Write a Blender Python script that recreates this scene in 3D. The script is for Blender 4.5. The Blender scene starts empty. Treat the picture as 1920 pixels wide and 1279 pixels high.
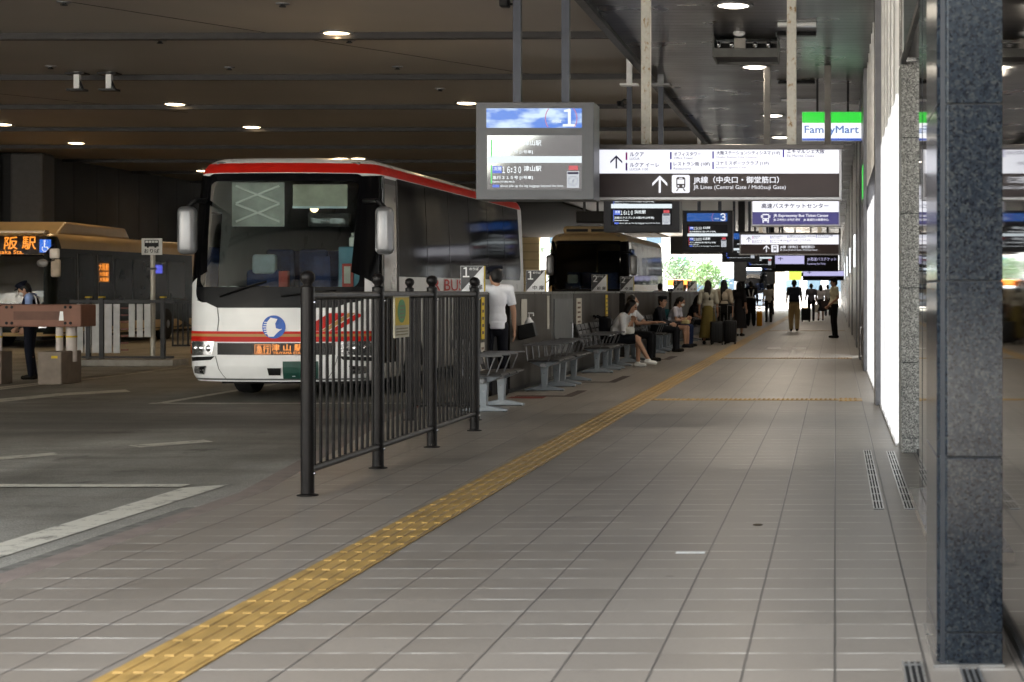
import bpy, bmesh, math, random
from mathutils import Vector, Matrix, Quaternion
random.seed(7)
R = math.radians
sc = bpy.context.scene
COL = sc.collection

# ------------------------------------------------------------------ camera, sky, sun, exposure
EXP = 4.45
cam = bpy.data.cameras.new('camera'); camo = bpy.data.objects.new('camera', cam); COL.objects.link(camo)
F = 3400.0; VX, VY, CH = 1566.0, 545.0, 1.38          # focal length and vanishing point in photo pixels, eye height
cam.sensor_width = 36; cam.lens = 36 * F / 1920
cam.shift_x = -(VX - 960) / 1920; cam.shift_y = -(639.5 - VY) / 1920
cam.clip_start = 0.1; cam.clip_end = 6000
cam.dof.use_dof = True; cam.dof.focus_distance = 20; cam.dof.aperture_fstop = 5.6
camo.location = (0, 0, CH); camo.rotation_euler = (R(90), 0, 0)
sc.camera = camo
sc.view_settings.view_transform = 'Standard'; sc.view_settings.look = 'None'
sc.view_settings.exposure = EXP; sc.view_settings.gamma = 1
SUN_EL, SUN_AZ = R(57), R(-24)
w = bpy.data.worlds.new('World'); sc.world = w; w.use_nodes = True
nt = w.node_tree; bg = nt.nodes['Background']
sky = nt.nodes.new('ShaderNodeTexSky'); sky.sky_type = 'NISHITA'; sky.sun_disc = False
sky.sun_elevation = SUN_EL; sky.sun_rotation = SUN_AZ; sky.air_density = 1.0; sky.dust_density = 3.0
hs = nt.nodes.new('ShaderNodeHueSaturation'); hs.inputs['Saturation'].default_value = .45
tint = nt.nodes.new('ShaderNodeMix'); tint.data_type = 'RGBA'; tint.blend_type = 'MULTIPLY'; tint.inputs[0].default_value = 1; tint.inputs[7].default_value = (1.05, 1.0, .89, 1)
nt.links.new(sky.outputs[0], hs.inputs['Color']); nt.links.new(hs.outputs[0], tint.inputs[6]); nt.links.new(tint.outputs[2], bg.inputs[0]); bg.inputs[1].default_value = 0.08
sl = bpy.data.lights.new('sun', 'SUN'); sl.energy = 2.6; sl.angle = R(0.5); sl.color = (1, .95, .88)
so = bpy.data.objects.new('sun', sl); COL.objects.link(so)
sd = Vector((math.sin(SUN_AZ) * math.cos(SUN_EL), math.cos(SUN_AZ) * math.cos(SUN_EL), math.sin(SUN_EL)))
so.rotation_euler = sd.to_track_quat('Z', 'Y').to_euler(); so.location = (0, 0, 60)
try:
    sc.cycles.use_denoising = True; sc.cycles.denoiser = 'OPENIMAGEDENOISE'
    sc.cycles.max_bounces = 8; sc.cycles.diffuse_bounces = 4; sc.cycles.glossy_bounces = 4
    sc.cycles.transparent_max_bounces = 12; sc.cycles.sample_clamp_indirect = 3; sc.cycles.caustics_reflective = False
    sc.cycles.caustics_refractive = False
except Exception: pass

def px(x, y, Y):                                       # a photo pixel at a depth -> the point there
    return Vector(((x - VX) * Y / F, Y, CH - (y - VY) * Y / F))

# ------------------------------------------------------------------ materials
MATS = {}
def new_mat(name):
    m = bpy.data.materials.new(name); m.use_nodes = True
    n = m.node_tree.nodes; b = n['Principled BSDF']
    return m, m.node_tree, b
def srgb(h):
    c = [int(h[i:i+2], 16) / 255 for i in (0, 2, 4)]
    return tuple(v / 12.92 if v <= .04045 else ((v + .055) / 1.055) ** 2.4 for v in c)
def mat(name, col=(.5, .5, .5), rough=.5, metal=0., var=.12, scale=6., bump=0., bscale=60., spec=.3, coat=0., rvar=.1):
    if name in MATS: return MATS[name]
    m, t, b = new_mat(name); N = t.nodes; L = t.links
    tc = N.new('ShaderNodeTexCoord'); no = N.new('ShaderNodeTexNoise'); no.inputs['Scale'].default_value = scale; no.inputs['Detail'].default_value = 5
    L.new(tc.outputs['Object'], no.inputs['Vector'])
    mr = N.new('ShaderNodeMapRange'); mr.inputs[3].default_value = 1 - var * 1.6; mr.inputs[4].default_value = 1 + var * 1.6
    mr.inputs[1].default_value = .25; mr.inputs[2].default_value = .75
    L.new(no.outputs['Fac'], mr.inputs[0])
    mx = N.new('ShaderNodeMix'); mx.data_type = 'RGBA'; mx.blend_type = 'MULTIPLY'; mx.inputs[0].default_value = 1
    mx.inputs[6].default_value = (*col, 1); L.new(mr.outputs[0], mx.inputs[7]); L.new(mx.outputs[2], b.inputs['Base Color'])
    r2 = N.new('ShaderNodeMapRange'); r2.inputs[3].default_value = max(0, rough - rvar); r2.inputs[4].default_value = min(1, rough + rvar)
    L.new(no.outputs['Fac'], r2.inputs[0]); L.new(r2.outputs[0], b.inputs['Roughness'])
    b.inputs['Metallic'].default_value = metal; b.inputs['Specular IOR Level'].default_value = spec; b.inputs['Coat Weight'].default_value = coat
    b.inputs['Coat Roughness'].default_value = .06
    if bump:
        n2 = N.new('ShaderNodeTexNoise'); n2.inputs['Scale'].default_value = bscale; n2.inputs['Detail'].default_value = 4
        L.new(tc.outputs['Object'], n2.inputs['Vector'])
        bp = N.new('ShaderNodeBump'); bp.inputs['Strength'].default_value = bump; bp.inputs['Distance'].default_value = .01
        L.new(n2.outputs['Fac'], bp.inputs['Height']); L.new(bp.outputs[0], b.inputs['Normal'])
    MATS[name] = m; return m
def glow(name, col, v=1.0, base=.02, rough=.25, spec=.5):   # a thing that gives off light; v = how bright it looks at this exposure
    if name in MATS: return MATS[name]
    m, t, b = new_mat(name)
    b.inputs['Base Color'].default_value = (base, base, base, 1); b.inputs['Roughness'].default_value = rough
    b.inputs['Specular IOR Level'].default_value = spec
    b.inputs['Emission Color'].default_value = (*col, 1); b.inputs['Emission Strength'].default_value = v / 2 ** EXP
    MATS[name] = m; return m
def glass(name, tint=(.5, .55, .52), refl=1.0, rough=.02):
    if name in MATS: return MATS[name]
    m, t, b = new_mat(name); N = t.nodes; L = t.links; N.remove(b)
    tr = N.new('ShaderNodeBsdfTransparent'); tr.inputs[0].default_value = (*tint, 1)
    gl = N.new('ShaderNodeBsdfGlossy'); gl.inputs['Roughness'].default_value = rough; gl.inputs[0].default_value = (refl, refl, refl, 1)
    fr = N.new('ShaderNodeFresnel'); fr.inputs[0].default_value = 1.5
    mx = N.new('ShaderNodeMixShader'); L.new(fr.outputs[0], mx.inputs[0]); L.new(tr.outputs[0], mx.inputs[1]); L.new(gl.outputs[0], mx.inputs[2])
    L.new(mx.outputs[0], N['Material Output'].inputs[0]); MATS[name] = m; return m

class NB:                                               # small node-graph helper
    def __init__(s, t): s.t = t; s.N = t.nodes; s.L = t.links
    def math(s, op, a, b=None, c=None):
        n = s.N.new('ShaderNodeMath'); n.operation = op
        for i, v in enumerate((a, b, c)):
            if v is None: continue
            if isinstance(v, (int, float)): n.inputs[i].default_value = v
            else: s.L.new(v, n.inputs[i])
        return n.outputs[0]
    def noise(s, vec, scale, detail=4, rough=.5):
        n = s.N.new('ShaderNodeTexNoise'); n.inputs['Scale'].default_value = scale; n.inputs['Detail'].default_value = detail
        n.inputs['Roughness'].default_value = rough; s.L.new(vec, n.inputs['Vector']); return n.outputs['Fac']
    def rng(s, v, a, b, c, d):
        n = s.N.new('ShaderNodeMapRange'); s.L.new(v, n.inputs[0])
        for i, q in enumerate((a, b, c, d)): n.inputs[i + 1].default_value = q
        return n.outputs[0]
    def mix(s, fac, a, b, mode='MIX'):
        n = s.N.new('ShaderNodeMix'); n.data_type = 'RGBA'; n.blend_type = mode
        if isinstance(fac, (int, float)): n.inputs[0].default_value = fac
        else: s.L.new(fac, n.inputs[0])
        for i, v in ((6, a), (7, b)):
            if isinstance(v, tuple): n.inputs[i].default_value = (*v, 1)
            else: s.L.new(v, n.inputs[i])
        return n.outputs[2]
    def coord(s, scale=(1, 1, 1)):
        tc = s.N.new('ShaderNodeTexCoord'); mp = s.N.new('ShaderNodeMapping'); mp.inputs['Scale'].default_value = scale
        s.L.new(tc.outputs['Object'], mp.inputs[0]); return mp.outputs[0]
    def xyz(s, vec):
        n = s.N.new('ShaderNodeSeparateXYZ'); s.L.new(vec, n.inputs[0]); return n.outputs
    def bump(s, h, strength, dist=.01):
        n = s.N.new('ShaderNodeBump'); n.inputs['Strength'].default_value = strength; n.inputs['Distance'].default_value = dist
        s.L.new(h, n.inputs['Height']); return n.outputs[0]
    def white(s, vec):
        n = s.N.new('ShaderNodeTexWhiteNoise'); n.noise_dimensions = '2D'; s.L.new(vec, n.inputs['Vector']); return n.outputs['Value']
    def comb(s, x, y):
        n = s.N.new('ShaderNodeCombineXYZ'); s.L.new(x, n.inputs[0]); s.L.new(y, n.inputs[1]); return n.outputs[0]

def tile_mat():
    m, t, b = new_mat('paving_tile'); g = NB(t); c = g.coord(); x, y, z = g.xyz(c)
    T = .3333
    u = g.math('DIVIDE', x, T); v = g.math('DIVIDE', y, .3)
    fu, fv = g.math('FRACT', u), g.math('FRACT', v)
    du = g.math('ABSOLUTE', g.math('SUBTRACT', fu, .5)); dv = g.math('ABSOLUTE', g.math('SUBTRACT', fv, .5))
    ml = g.rng(du, .482, .49, 0, 1); mt = g.rng(dv, .474, .484, 0, 1)
    cell = g.comb(g.math('FLOOR', u), g.math('FLOOR', v)); rnd = g.white(cell)
    n1 = g.noise(c, 1.1, 3, .5); n2 = g.noise(c, 55, 3)
    base = g.mix(rnd, (.195, .174, .148), (.243, .219, .189))
    base = g.mix(1.0, base, g.mix(n1, (.84, .82, .80), (1.14, 1.14, 1.14)), 'MULTIPLY')
    base = g.mix(1.0, base, g.mix(n2, (.86, .86, .86), (1.12, 1.12, 1.12)), 'MULTIPLY')
    vo = g.N.new('ShaderNodeTexVoronoi'); vo.inputs['Scale'].default_value = 1.7; g.L.new(c, vo.inputs['Vector'])
    gum = g.math('MULTIPLY', g.rng(vo.outputs['Distance'], .035, .05, 1, 0), g.math('GREATER_THAN', g.xyz(vo.outputs['Color'])[0], .62))
    base = g.mix(g.math('MULTIPLY', gum, .55), base, (.07, .062, .055))
    st = g.noise(g.coord((.9, .35, 1)), .8, 2, .5); base = g.mix(g.rng(st, .45, .75, 0, .3), base, (.13, .112, .094))
    ca = g.math('GREATER_THAN', g.noise(g.coord((1.6, 3, 1)), 1.0, 2), .5)
    joint_glint = g.math('MULTIPLY', mt, g.rng(g.noise(g.coord((3.1, .9, 1)), 1.3, 3), .38, .66, .1, 1))  # tile edge glints along the cross joints, painted into the colour
    base = g.mix(joint_glint, base, (.7, .68, .63)); base = g.mix(g.math('MULTIPLY', ml, .85), base, (.05, .046, .043))
    g.L.new(base, b.inputs['Base Color'])
    rg = g.math('ADD', g.rng(n1, .3, .7, .37, .41), g.math('MULTIPLY', g.math('SUBTRACT', rnd, .5), .03)); g.L.new(rg, b.inputs['Roughness'])
    h = g.math('ADD', g.math('MULTIPLY', g.math('MAXIMUM', ml, mt), -1.0), g.math('MULTIPLY', rnd, .25))
    h = g.math('ADD', h, g.math('MULTIPLY', n2, .12))
    g.L.new(g.bump(h, .5, .004), b.inputs['Normal']); b.inputs['Specular IOR Level'].default_value = .5
    return m
def asphalt_mat():
    m, t, b = new_mat('asphalt'); g = NB(t); c = g.coord()
    n1 = g.noise(g.coord((.5, .16, 1)), 1.2, 6, .6); n2 = g.noise(c, 90, 2); n3 = g.noise(c, 22, 4); n4 = g.noise(g.coord((.25, .9, 1)), .9, 5, .7)
    base = g.mix(g.rng(n1, .35, .68, 0, 1), (.15, .143, .125), (.36, .35, .315))
    base = g.mix(g.rng(n4, .5, .66, 0, .4), base, (.06, .052, .044))
    base = g.mix(1.0, base, g.mix(g.rng(n2, .3, .7, 0, 1), (.62, .62, .62), (1.42, 1.42, 1.42)), 'MULTIPLY')
    base = g.mix(1.0, base, g.mix(n3, (.8, .8, .8), (1.2, 1.2, 1.2)), 'MULTIPLY')
    x_, y_, z_ = g.xyz(c); lane = g.rng(g.math('ABSOLUTE', g.math('SUBTRACT', y_, g.math('ADD', 19.5, g.math('MULTIPLY', g.noise(g.coord((.12, .3, 1)), 1, 4), 5)))), 1.2, 6, .7, 0)
    base = g.mix(g.math('MULTIPLY', lane, g.rng(g.noise(g.coord((.2, 1.3, 1)), 1, 6, .7), .3, .6, .35, 1)), base, (.04, .034, .028))
    oil = g.noise(g.coord((1, 1, 1)), .9, 6, .75); base = g.mix(g.rng(oil, .6, .68, 0, .6), base, (.035, .03, .027))
    g.L.new(base, b.inputs['Base Color']); g.L.new(g.rng(n1, .3, .7, .62, .85), b.inputs['Roughness'])
    g.L.new(g.bump(n2, .6, .006), b.inputs['Normal']); b.inputs['Specular IOR Level'].default_value = .35
    return m
def paint_mat(name, col, wear=.5):
    m, t, b = new_mat(name); g = NB(t); c = g.coord()
    n = g.noise(c, 7, 6, .7); n2 = g.noise(c, 80, 2)
    f = g.rng(g.math('ADD', g.math('MULTIPLY', n, .8), g.math('MULTIPLY', n2, .2)), wear - .06, wear + .06, 0, 1)
    g.L.new(g.mix(f, col, (.16, .15, .13)), b.inputs['Base Color']); b.inputs['Roughness'].default_value = .7
    g.L.new(g.bump(n2, .3, .004), b.inputs['Normal'])
    return m
def granite_mat(name, dark, mid, light, sc_=60, rough=.12, amt=.5):
    m, t, b = new_mat(name); g = NB(t); c = g.coord()
    v = g.N.new('ShaderNodeTexVoronoi'); v.inputs['Scale'].default_value = sc_; g.L.new(c, v.inputs['Vector'])
    vr = g.xyz(v.outputs['Color'])[0]
    n = g.noise(c, sc_ * .35, 5, .7)
    k = g.math('ADD', g.math('MULTIPLY', vr, .5), g.math('MULTIPLY', n, .5))
    base = g.mix(g.rng(k, .3, .55, 0, 1), dark, mid); base = g.mix(g.rng(k, .58, .76, 0, amt), base, light)
    g.L.new(base, b.inputs['Base Color']); b.inputs['Roughness'].default_value = rough; b.inputs['Specular IOR Level'].default_value = .28
    return m
def slat_mat(name, col, pitch, axis=1, rough=.35, metal=.6, groove=.35, bump=.5, spec=.5):
    m, t, b = new_mat(name); b.inputs['Specular IOR Level'].default_value = spec; g = NB(t); c = g.coord(); q = g.xyz(c)[axis]
    f = g.math('FRACT', g.math('DIVIDE', q, pitch)); d = g.math('ABSOLUTE', g.math('SUBTRACT', f, .5))
    mk = g.rng(d, .44, .485, 0, 1); n = g.noise(c, .8, 5); n2 = g.noise(c, 9, 3)
    base = g.mix(n, tuple(v * .75 for v in col), tuple(v * 1.2 for v in col)); base = g.mix(g.math('MULTIPLY', mk, groove), base, (.004, .004, .004))
    g.L.new(base, b.inputs['Base Color']); b.inputs['Metallic'].default_value = metal
    g.L.new(g.rng(n, .3, .7, rough - .05, rough + .06), b.inputs['Roughness'])
    g.L.new(g.bump(g.math('SUBTRACT', g.math('MULTIPLY', n, .05), mk), bump, .01), b.inputs['Normal'])
    return m
def screen_sky_mat():
    m, t, b = new_mat('screen_sky'); g = NB(t); n = g.noise(g.coord((1.2, 1, 3.4)), 2.6, 3)
    cl = g.mix(g.rng(n, .44, .62, 0, 1), (.02, .17, .72), (.62, .8, 1.0))
    g.L.new(cl, b.inputs['Emission Color']); b.inputs['Emission Strength'].default_value = .95 / 2 ** EXP
    b.inputs['Base Color'].default_value = (.02, .02, .02, 1); b.inputs['Roughness'].default_value = .15
    return m

# ------------------------------------------------------------------ things, parts, meshes
def wm(o):
    m = Matrix.Identity(4)
    while o is not None:
        m = o.matrix_basis @ m; o = o.parent
    return m
def tag(o, label, cat, group=None):
    o['label'] = label; o['category'] = cat
    if group: o['group'] = group
    return o
def thing(name, label, cat, loc=(0, 0, 0), rz=0, group=None):
    o = bpy.data.objects.new(name, None); COL.objects.link(o); o.empty_display_size = .1
    o.location = loc; o.rotation_euler = (0, 0, rz); return tag(o, label, cat, group)
def copy_tree(o, parent=None):
    c = o.copy(); COL.objects.link(c)
    if parent is not None: c.parent = parent
    for ch in list(o.children): copy_tree(ch, c)
    return c
TXT = {}
def text_geo(s, bold=0.0):
    bold = 0; k = (s, bold)
    if k not in TXT:
        c = bpy.data.curves.new('t', 'FONT'); c.body = s; c.size = 1; c.offset = bold; c.resolution_u = 3
        o = bpy.data.objects.new('t', c); COL.objects.link(o)
        me = bpy.data.meshes.new_from_object(o.evaluated_get(bpy.context.evaluated_depsgraph_get()))
        vs = [(v.co.x, v.co.y) for v in me.vertices]; fs = [tuple(p.vertices) for p in me.polygons]
        bpy.data.objects.remove(o); bpy.data.curves.remove(c); bpy.data.meshes.remove(me)
        TXT[k] = (vs, fs)
    return TXT[k]
class MB:
    def __init__(s): s.bm = bmesh.new()
    def _x(s, geo, M):
        bmesh.ops.transform(s.bm, matrix=M, verts=geo)
    def box(s, x0, x1, y0, y1, z0, z1, bev=0, seg=2, M=None):
        r = bmesh.ops.create_cube(s.bm, size=1)['verts']
        T = Matrix.Translation(((x0 + x1) / 2, (y0 + y1) / 2, (z0 + z1) / 2)) @ Matrix.Diagonal((abs(x1 - x0), abs(y1 - y0), abs(z1 - z0), 1))
        s._x(r, T)
        if bev:
            es = list({e for v in r for e in v.link_edges})
            g = bmesh.ops.bevel(s.bm, geom=es, offset=bev, segments=seg, profile=.5, affect='EDGES'); r = list({v for f in g['faces'] for v in f.verts} | {v for v in r if v.is_valid})
        if M is not None: s._x(r, M)
        return s
    def cyl(s, p0, p1, r0, r1=None, n=14, caps=True):
        p0, p1 = Vector(p0), Vector(p1); d = p1 - p0
        if r1 is None: r1 = r0
        r = bmesh.ops.create_cone(s.bm, cap_ends=caps, segments=n, radius1=r0, radius2=r1, depth=d.length)['verts']
        s._x(r, Matrix.Translation((p0 + p1) / 2) @ d.to_track_quat('Z', 'Y').to_matrix().to_4x4()); return s
    def tube(s, pts, r, n=10):
        for a, b in zip(pts, pts[1:]): s.cyl(a, b, r, n=n)
        for p in pts[1:-1]: s.ball(p, r, 8, 6)
        return s
    def ball(s, c, r, u=16, v=10, M=None):
        g = bmesh.ops.create_uvsphere(s.bm, u_segments=u, v_segments=v, radius=1)['verts']
        rr = r if isinstance(r, (tuple, list)) else (r, r, r)
        T = Matrix.Translation(c) @ (M if M is not None else Matrix.Identity(4)) @ Matrix.Diagonal((*rr, 1)); s._x(g, T); return s
    def lathe(s, c, prof, n=20, axis='Z'):
        rings = []
        for r, h in prof:
            ring = []
            for k in range(n):
                a = 2 * math.pi * k / n; p = (r * math.cos(a), r * math.sin(a), h)
                if axis == 'X': p = (p[2], p[0], p[1])
                if axis == 'Y': p = (p[0], p[2], p[1])
                ring.append(s.bm.verts.new(Vector(c) + Vector(p)))
            rings.append(ring)
        for a, b in zip(rings, rings[1:]):
            for k in range(n): s.bm.faces.new((a[k], a[(k + 1) % n], b[(k + 1) % n], b[k]))
        for ring in (rings[0], rings[-1]):
            try: s.bm.faces.new(ring)
            except ValueError: pass
        return s
    def poly(s, pts):
        s.bm.faces.new([s.bm.verts.new(p) for p in pts]); return s
    def prism(s, pts, vec):                            # polygon (3d points) pushed along a vector
        a = [s.bm.verts.new(p) for p in pts]; b = [s.bm.verts.new(Vector(p) + Vector(vec)) for p in pts]
        n = len(a); s.bm.faces.new(a); s.bm.faces.new(b[::-1])
        for k in range(n): s.bm.faces.new((a[k], b[k], b[(k + 1) % n], a[(k + 1) % n]))
        return s
    def text(s, body, rect, fn, keep=True, bold=0.0, align='l'):   # fits the words into rect=(u0,v0,u1,v1); fn maps (u,v) to a point
        vs, fs = text_geo(body, bold)
        if not vs: return s
        a0 = min(v[0] for v in vs); a1 = max(v[0] for v in vs); b0 = min(v[1] for v in vs); b1 = max(v[1] for v in vs)
        u0, v0, u1, v1 = rect; sv = (v1 - v0) / max(b1 - b0, 1e-6)
        su = abs(sv) if u1 is None else (u1 - u0) / (a1 - a0)
        new = [s.bm.verts.new(fn(u0 + (p[0] - a0) * su, v0 + (p[1] - b0) * sv)) for p in vs]
        for f in fs:
            try: s.bm.faces.new([new[i] for i in f])
            except ValueError: pass
        if bold:                                       # heavier strokes: two shifted layers just in front
            for k, (du, dv) in enumerate(((.03, 0), (0, .03)), 1):
                n2 = [s.bm.verts.new(Vector(fn(u0 + (p[0] - a0 + du) * su, v0 + (p[1] - b0 + dv) * sv)) + Vector((.0012, -.0012, 0)) * k) for p in vs]
                for f in fs:
                    try: s.bm.faces.new([n2[i] for i in f])
                    except ValueError: pass
        return s
    def build(s, name, m, parent=None, smooth=None, bevel=0, keep=False, kind=None):
        bm = s.bm
        bmesh.ops.recalc_face_normals(bm, faces=bm.faces) if not keep else None
        if parent is not None: bmesh.ops.transform(bm, matrix=wm(parent).inverted(), verts=bm.verts)
        me = bpy.data.meshes.new(name); bm.to_mesh(me); bm.free()
        me.materials.append(m)
        o = bpy.data.objects.new(name, me); COL.objects.link(o)
        if parent is not None: o.parent = parent
        if smooth is not None:
            try:
                me.polygons.foreach_set('use_smooth', [True] * len(me.polygons))
                if smooth < 180: me.set_sharp_from_angle(angle=R(smooth))
            except Exception: pass
        if bevel:
            b = o.modifiers.new('bevel', 'BEVEL'); b.width = bevel; b.segments = 2; b.limit_method = 'ANGLE'
        if kind: o['kind'] = kind
        return o
def struct(name, mb, m, **k): return mb.build(name, m, kind='structure', **k)

# shared materials
M_white = mat('white_paint', (.78, .79, .8), .3, 0, .04, 3, coat=.3)
M_black = mat('black_plastic', (.006, .006, .0065), .45, 0, .2, spec=.15)
M_dark = mat('dark_metal', (.018, .018, .02), .42, .2, .15, spec=.2)
M_rail = mat('dark_bronze_paint', (.007, .006, .006), .36, 0, .2, 14, spec=.16)
M_steel = mat('brushed_steel', (.42, .41, .39), .3, .9, .1, 4)
M_greymet = mat('grey_painted_metal', (.2, .205, .215), .4, .4, .1, 5)
M_bench = mat('bench_grey_paint', (.21, .235, .26), .4, .3, .08, 9)
M_chrome = mat('chrome', (.6, .6, .62), .18, 1, .05)
M_arm = mat('armrest_steel', (.14, .14, .145), .35, .85, .1)
M_rubber = mat('tyre_rubber', (.012, .012, .012), .8, 0, .2, 20, .3, 90)
M_conc = mat('concrete', (.3, .28, .25), .85, 0, .18, 5, .5, 40)
M_lamp_w = glow('lamp_warm', (1, .74, .42), 14)
M_lamp_n = glow('lamp_neutral', (1, .9, .72), 9)
M_ltw = glow('lettering_lit_white', (.93, .93, 1), 1.0)
M_ltd = mat('lettering_dark', (.02, .015, .05), .5)
M_led = glow('led_orange', (1, .3, .03), 1.25)
# ------------------------------------------------------------------ ground, walkway, ceilings, walls
ROAD = -.12
g_ = MB(); g_.poly([(-1500, -1500, ROAD), (1500, -1500, ROAD), (1500, 1500, ROAD), (-1500, 1500, ROAD)])
struct('road', g_, asphalt_mat())
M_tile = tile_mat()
wk = MB()
wk.prism([(-3.92, -6, 0), (.9, -6, 0), (.9, 175, 0), (-4.9, 175, 0), (-4.9, 20.5, 0), (-3.92, 12.5, 0)], (0, 0, -.2))
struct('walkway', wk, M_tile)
kb = MB(); kb.prism([(-4.12, -6, -.012), (-3.925, -6, -.012), (-3.925, 12.5, -.012), (-4.905, 20.5, -.012), (-4.905, 175, -.012), (-5.1, 175, -.012), (-5.1, 20.5, -.012), (-4.12, 12.5, -.012)], (0, 0, -.2))
struct('kerb', kb, mat('kerb_stone', (.2, .165, .145), .75, 0, .15, 6, .3, 50), bevel=.012)
gt = MB(); gt.poly([(-4.5, -6, ROAD + .004), (-4.125, -6, ROAD + .02), (-4.125, 12.5, ROAD + .02), (-4.5, 12.5, ROAD + .004)])
struct('gutter', gt, mat('gutter_concrete', (.15, .145, .13), .9, 0, .3, 9, .6, 60))
# behind the camera: the open forecourt
fc = MB(); fc.poly([(-90, -90, ROAD + .006), (60, -90, ROAD + .006), (60, -6.2, ROAD + .006), (-90, -6.2, ROAD + .006)])
struct('forecourt_pavement', fc, mat('forecourt_concrete', (.36, .35, .33), .85, 0, .15, .6))

def rz(px_, y):                                        # a photo pixel of the road surface
    Y = (CH - ROAD) * F / (y - VY); return Vector(((px_ - VX) * Y / F, Y, ROAD + .005))
M_line = paint_mat('road_paint', (.55, .53, .46), .58)
def line(name, pts):
    m = MB(); m.poly(pts); struct(name, m, M_line)
line('road_line', [(-4.95, -6, ROAD + .005), (-4.7, -6, ROAD + .005), (-4.68, 14.0, ROAD + .005), (-4.95, 13.75, ROAD + .005)])
line('road_line', [(-26, 13.78, ROAD + .009), (-4.97, 13.78, ROAD + .009), (-4.97, 13.98, ROAD + .009), (-26, 13.98, ROAD + .009)])
line('road_dash', [rz(240, 836), rz(262, 840), rz(400, 829), rz(382, 825.5)])
line('road_dash', [rz(-60, 862), rz(-60, 868), rz(120, 853), rz(100, 849.5)])
line('road_line', [rz(-40, 752), rz(-40, 759), rz(120, 742), rz(245, 735), rz(235, 731), rz(110, 738)])
line('road_line', [rz(-20, 728), rz(-20, 731), rz(160, 708), rz(380, 687), rz(372, 685)])
line('bay_line', [(-9.1, 24.0, ROAD + .005), (-4.96, 24.0, ROAD + .005), (-4.96, 24.16, ROAD + .005), (-9.1, 24.16, ROAD + .005)])
for xa in (-9.05, -5.35, -9.05 - 3.7):
    line('bay_line', [(xa, 24.18, ROAD + .005), (xa + .15, 24.18, ROAD + .005), (xa + .15, 36, ROAD + .005), (xa, 36, ROAD + .005)])
for Ya in (44, 76):
    line('bay_line', [(-10, Ya, ROAD + .005), (-5.5, Ya, ROAD + .005), (-5.5, Ya + .15, ROAD + .005), (-10, Ya + .15, ROAD + .005)])
# small marks on the walkway
wm_ = MB(); wm_.box(-.835, -.685, 9.5, 9.55, .003, .006); struct('floor_tape', wm_, mat('white_tape', (.7, .7, .68), .6))
for xx in (-1.62, -1.02):
    m = MB(); m.box(xx, xx + .32, 43.0, 43.6, .002, .005); struct('floor_tape', m, mat('white_tape'))
M_mk = mat('dark_floor_tape', (.045, .03, .025), .7, 0, .3, 8)
for (x0, y0, x1, y1, mm) in ((-3.55, 23.6, -3.42, 25.0, M_mk), (-3.42, 27.2, -3.3, 29.2, M_mk), (-3.45, 36.2, -3.3, 38, M_mk)):
    m = MB(); m.box(x0, x1, y0, y1, .002, .005); m.box(x0 - .62, x0, y0, y0 + .2, .002, .005); struct('floor_tape', m, mm)
m = MB(); m.box(-4.2, -3.75, 23.22, 23.5, .002, .0055); struct('floor_tape', m, mat('red_tape', (.16, .02, .015), .7))
m = MB(); m.ball((-.455, 10.66, .004), (.03, .022, .006)); tag(m.build('dry_leaf', mat('dry_leaf', (.06, .045, .03), .8)), 'small brown speck of dry leaf lying on the paving', 'leaf')

# tactile strip: yellow tiles with four raised bars each
M_tac = mat('tactile_yellow', (.34, .215, .068), .42, 0, .2, 5, .15, 70)
def tactile(X0, X1, Y0, Y1):
    t = MB(); t.box(X0, X1, Y0, Y1, .001, .006)
    for i in range(int((Y1 - Y0) / .3)):
        yy = Y0 + .3 * i
        for k in range(4):
            cx = X0 + (X1 - X0) * (k + .5) / 4
            if yy < 40:
                a = .021
                pass
                lo = [t.bm.verts.new(p) for p in ((cx - a, yy + .008, .006), (cx + a, yy + .008, .006), (cx + a, yy + .304, .006), (cx - a, yy + .304, .006))]
                hi = [t.bm.verts.new(p) for p in ((cx - a * .8, yy + .016, .0115), (cx + a * .8, yy + .016, .0115), (cx + a * .8, yy + .266, .0105), (cx - a * .8, yy + .266, .0105))]
                t.bm.faces.new(hi)
                for q in range(4): t.bm.faces.new((lo[q], lo[(q + 1) % 4], hi[(q + 1) % 4], hi[q]))
    return t
struct('tactile_strip', tactile(-2.615, -2.315, 5.0, 160), M_tac, keep=False)
def dots(X0, X1, Y0, Y1):
    t = MB(); t.box(X0, X1, Y0, Y1, .0015, .0065)
    nx = int((X1 - X0) / .06); ny = int((Y1 - Y0) / .06)
    for i in range(nx):
        for j in range(ny):
            t.cyl((X0 + .06 * (i + .5), Y0 + .06 * (j + .5), .006), (X0 + .06 * (i + .5), Y0 + .06 * (j + .5), .0115), .018, .011, 8)
    return t
for Yc in (22.9, 36.9):
    struct('tactile_strip', dots(-2.31, .04, Yc - .13, Yc + .17), M_tac)
    struct('tactile_strip', dots(.045, .34, Yc - .3, Yc + .3), M_tac)
struct('tactile_strip', dots(-2.31, .34, 62, 62.3), M_tac)

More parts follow.
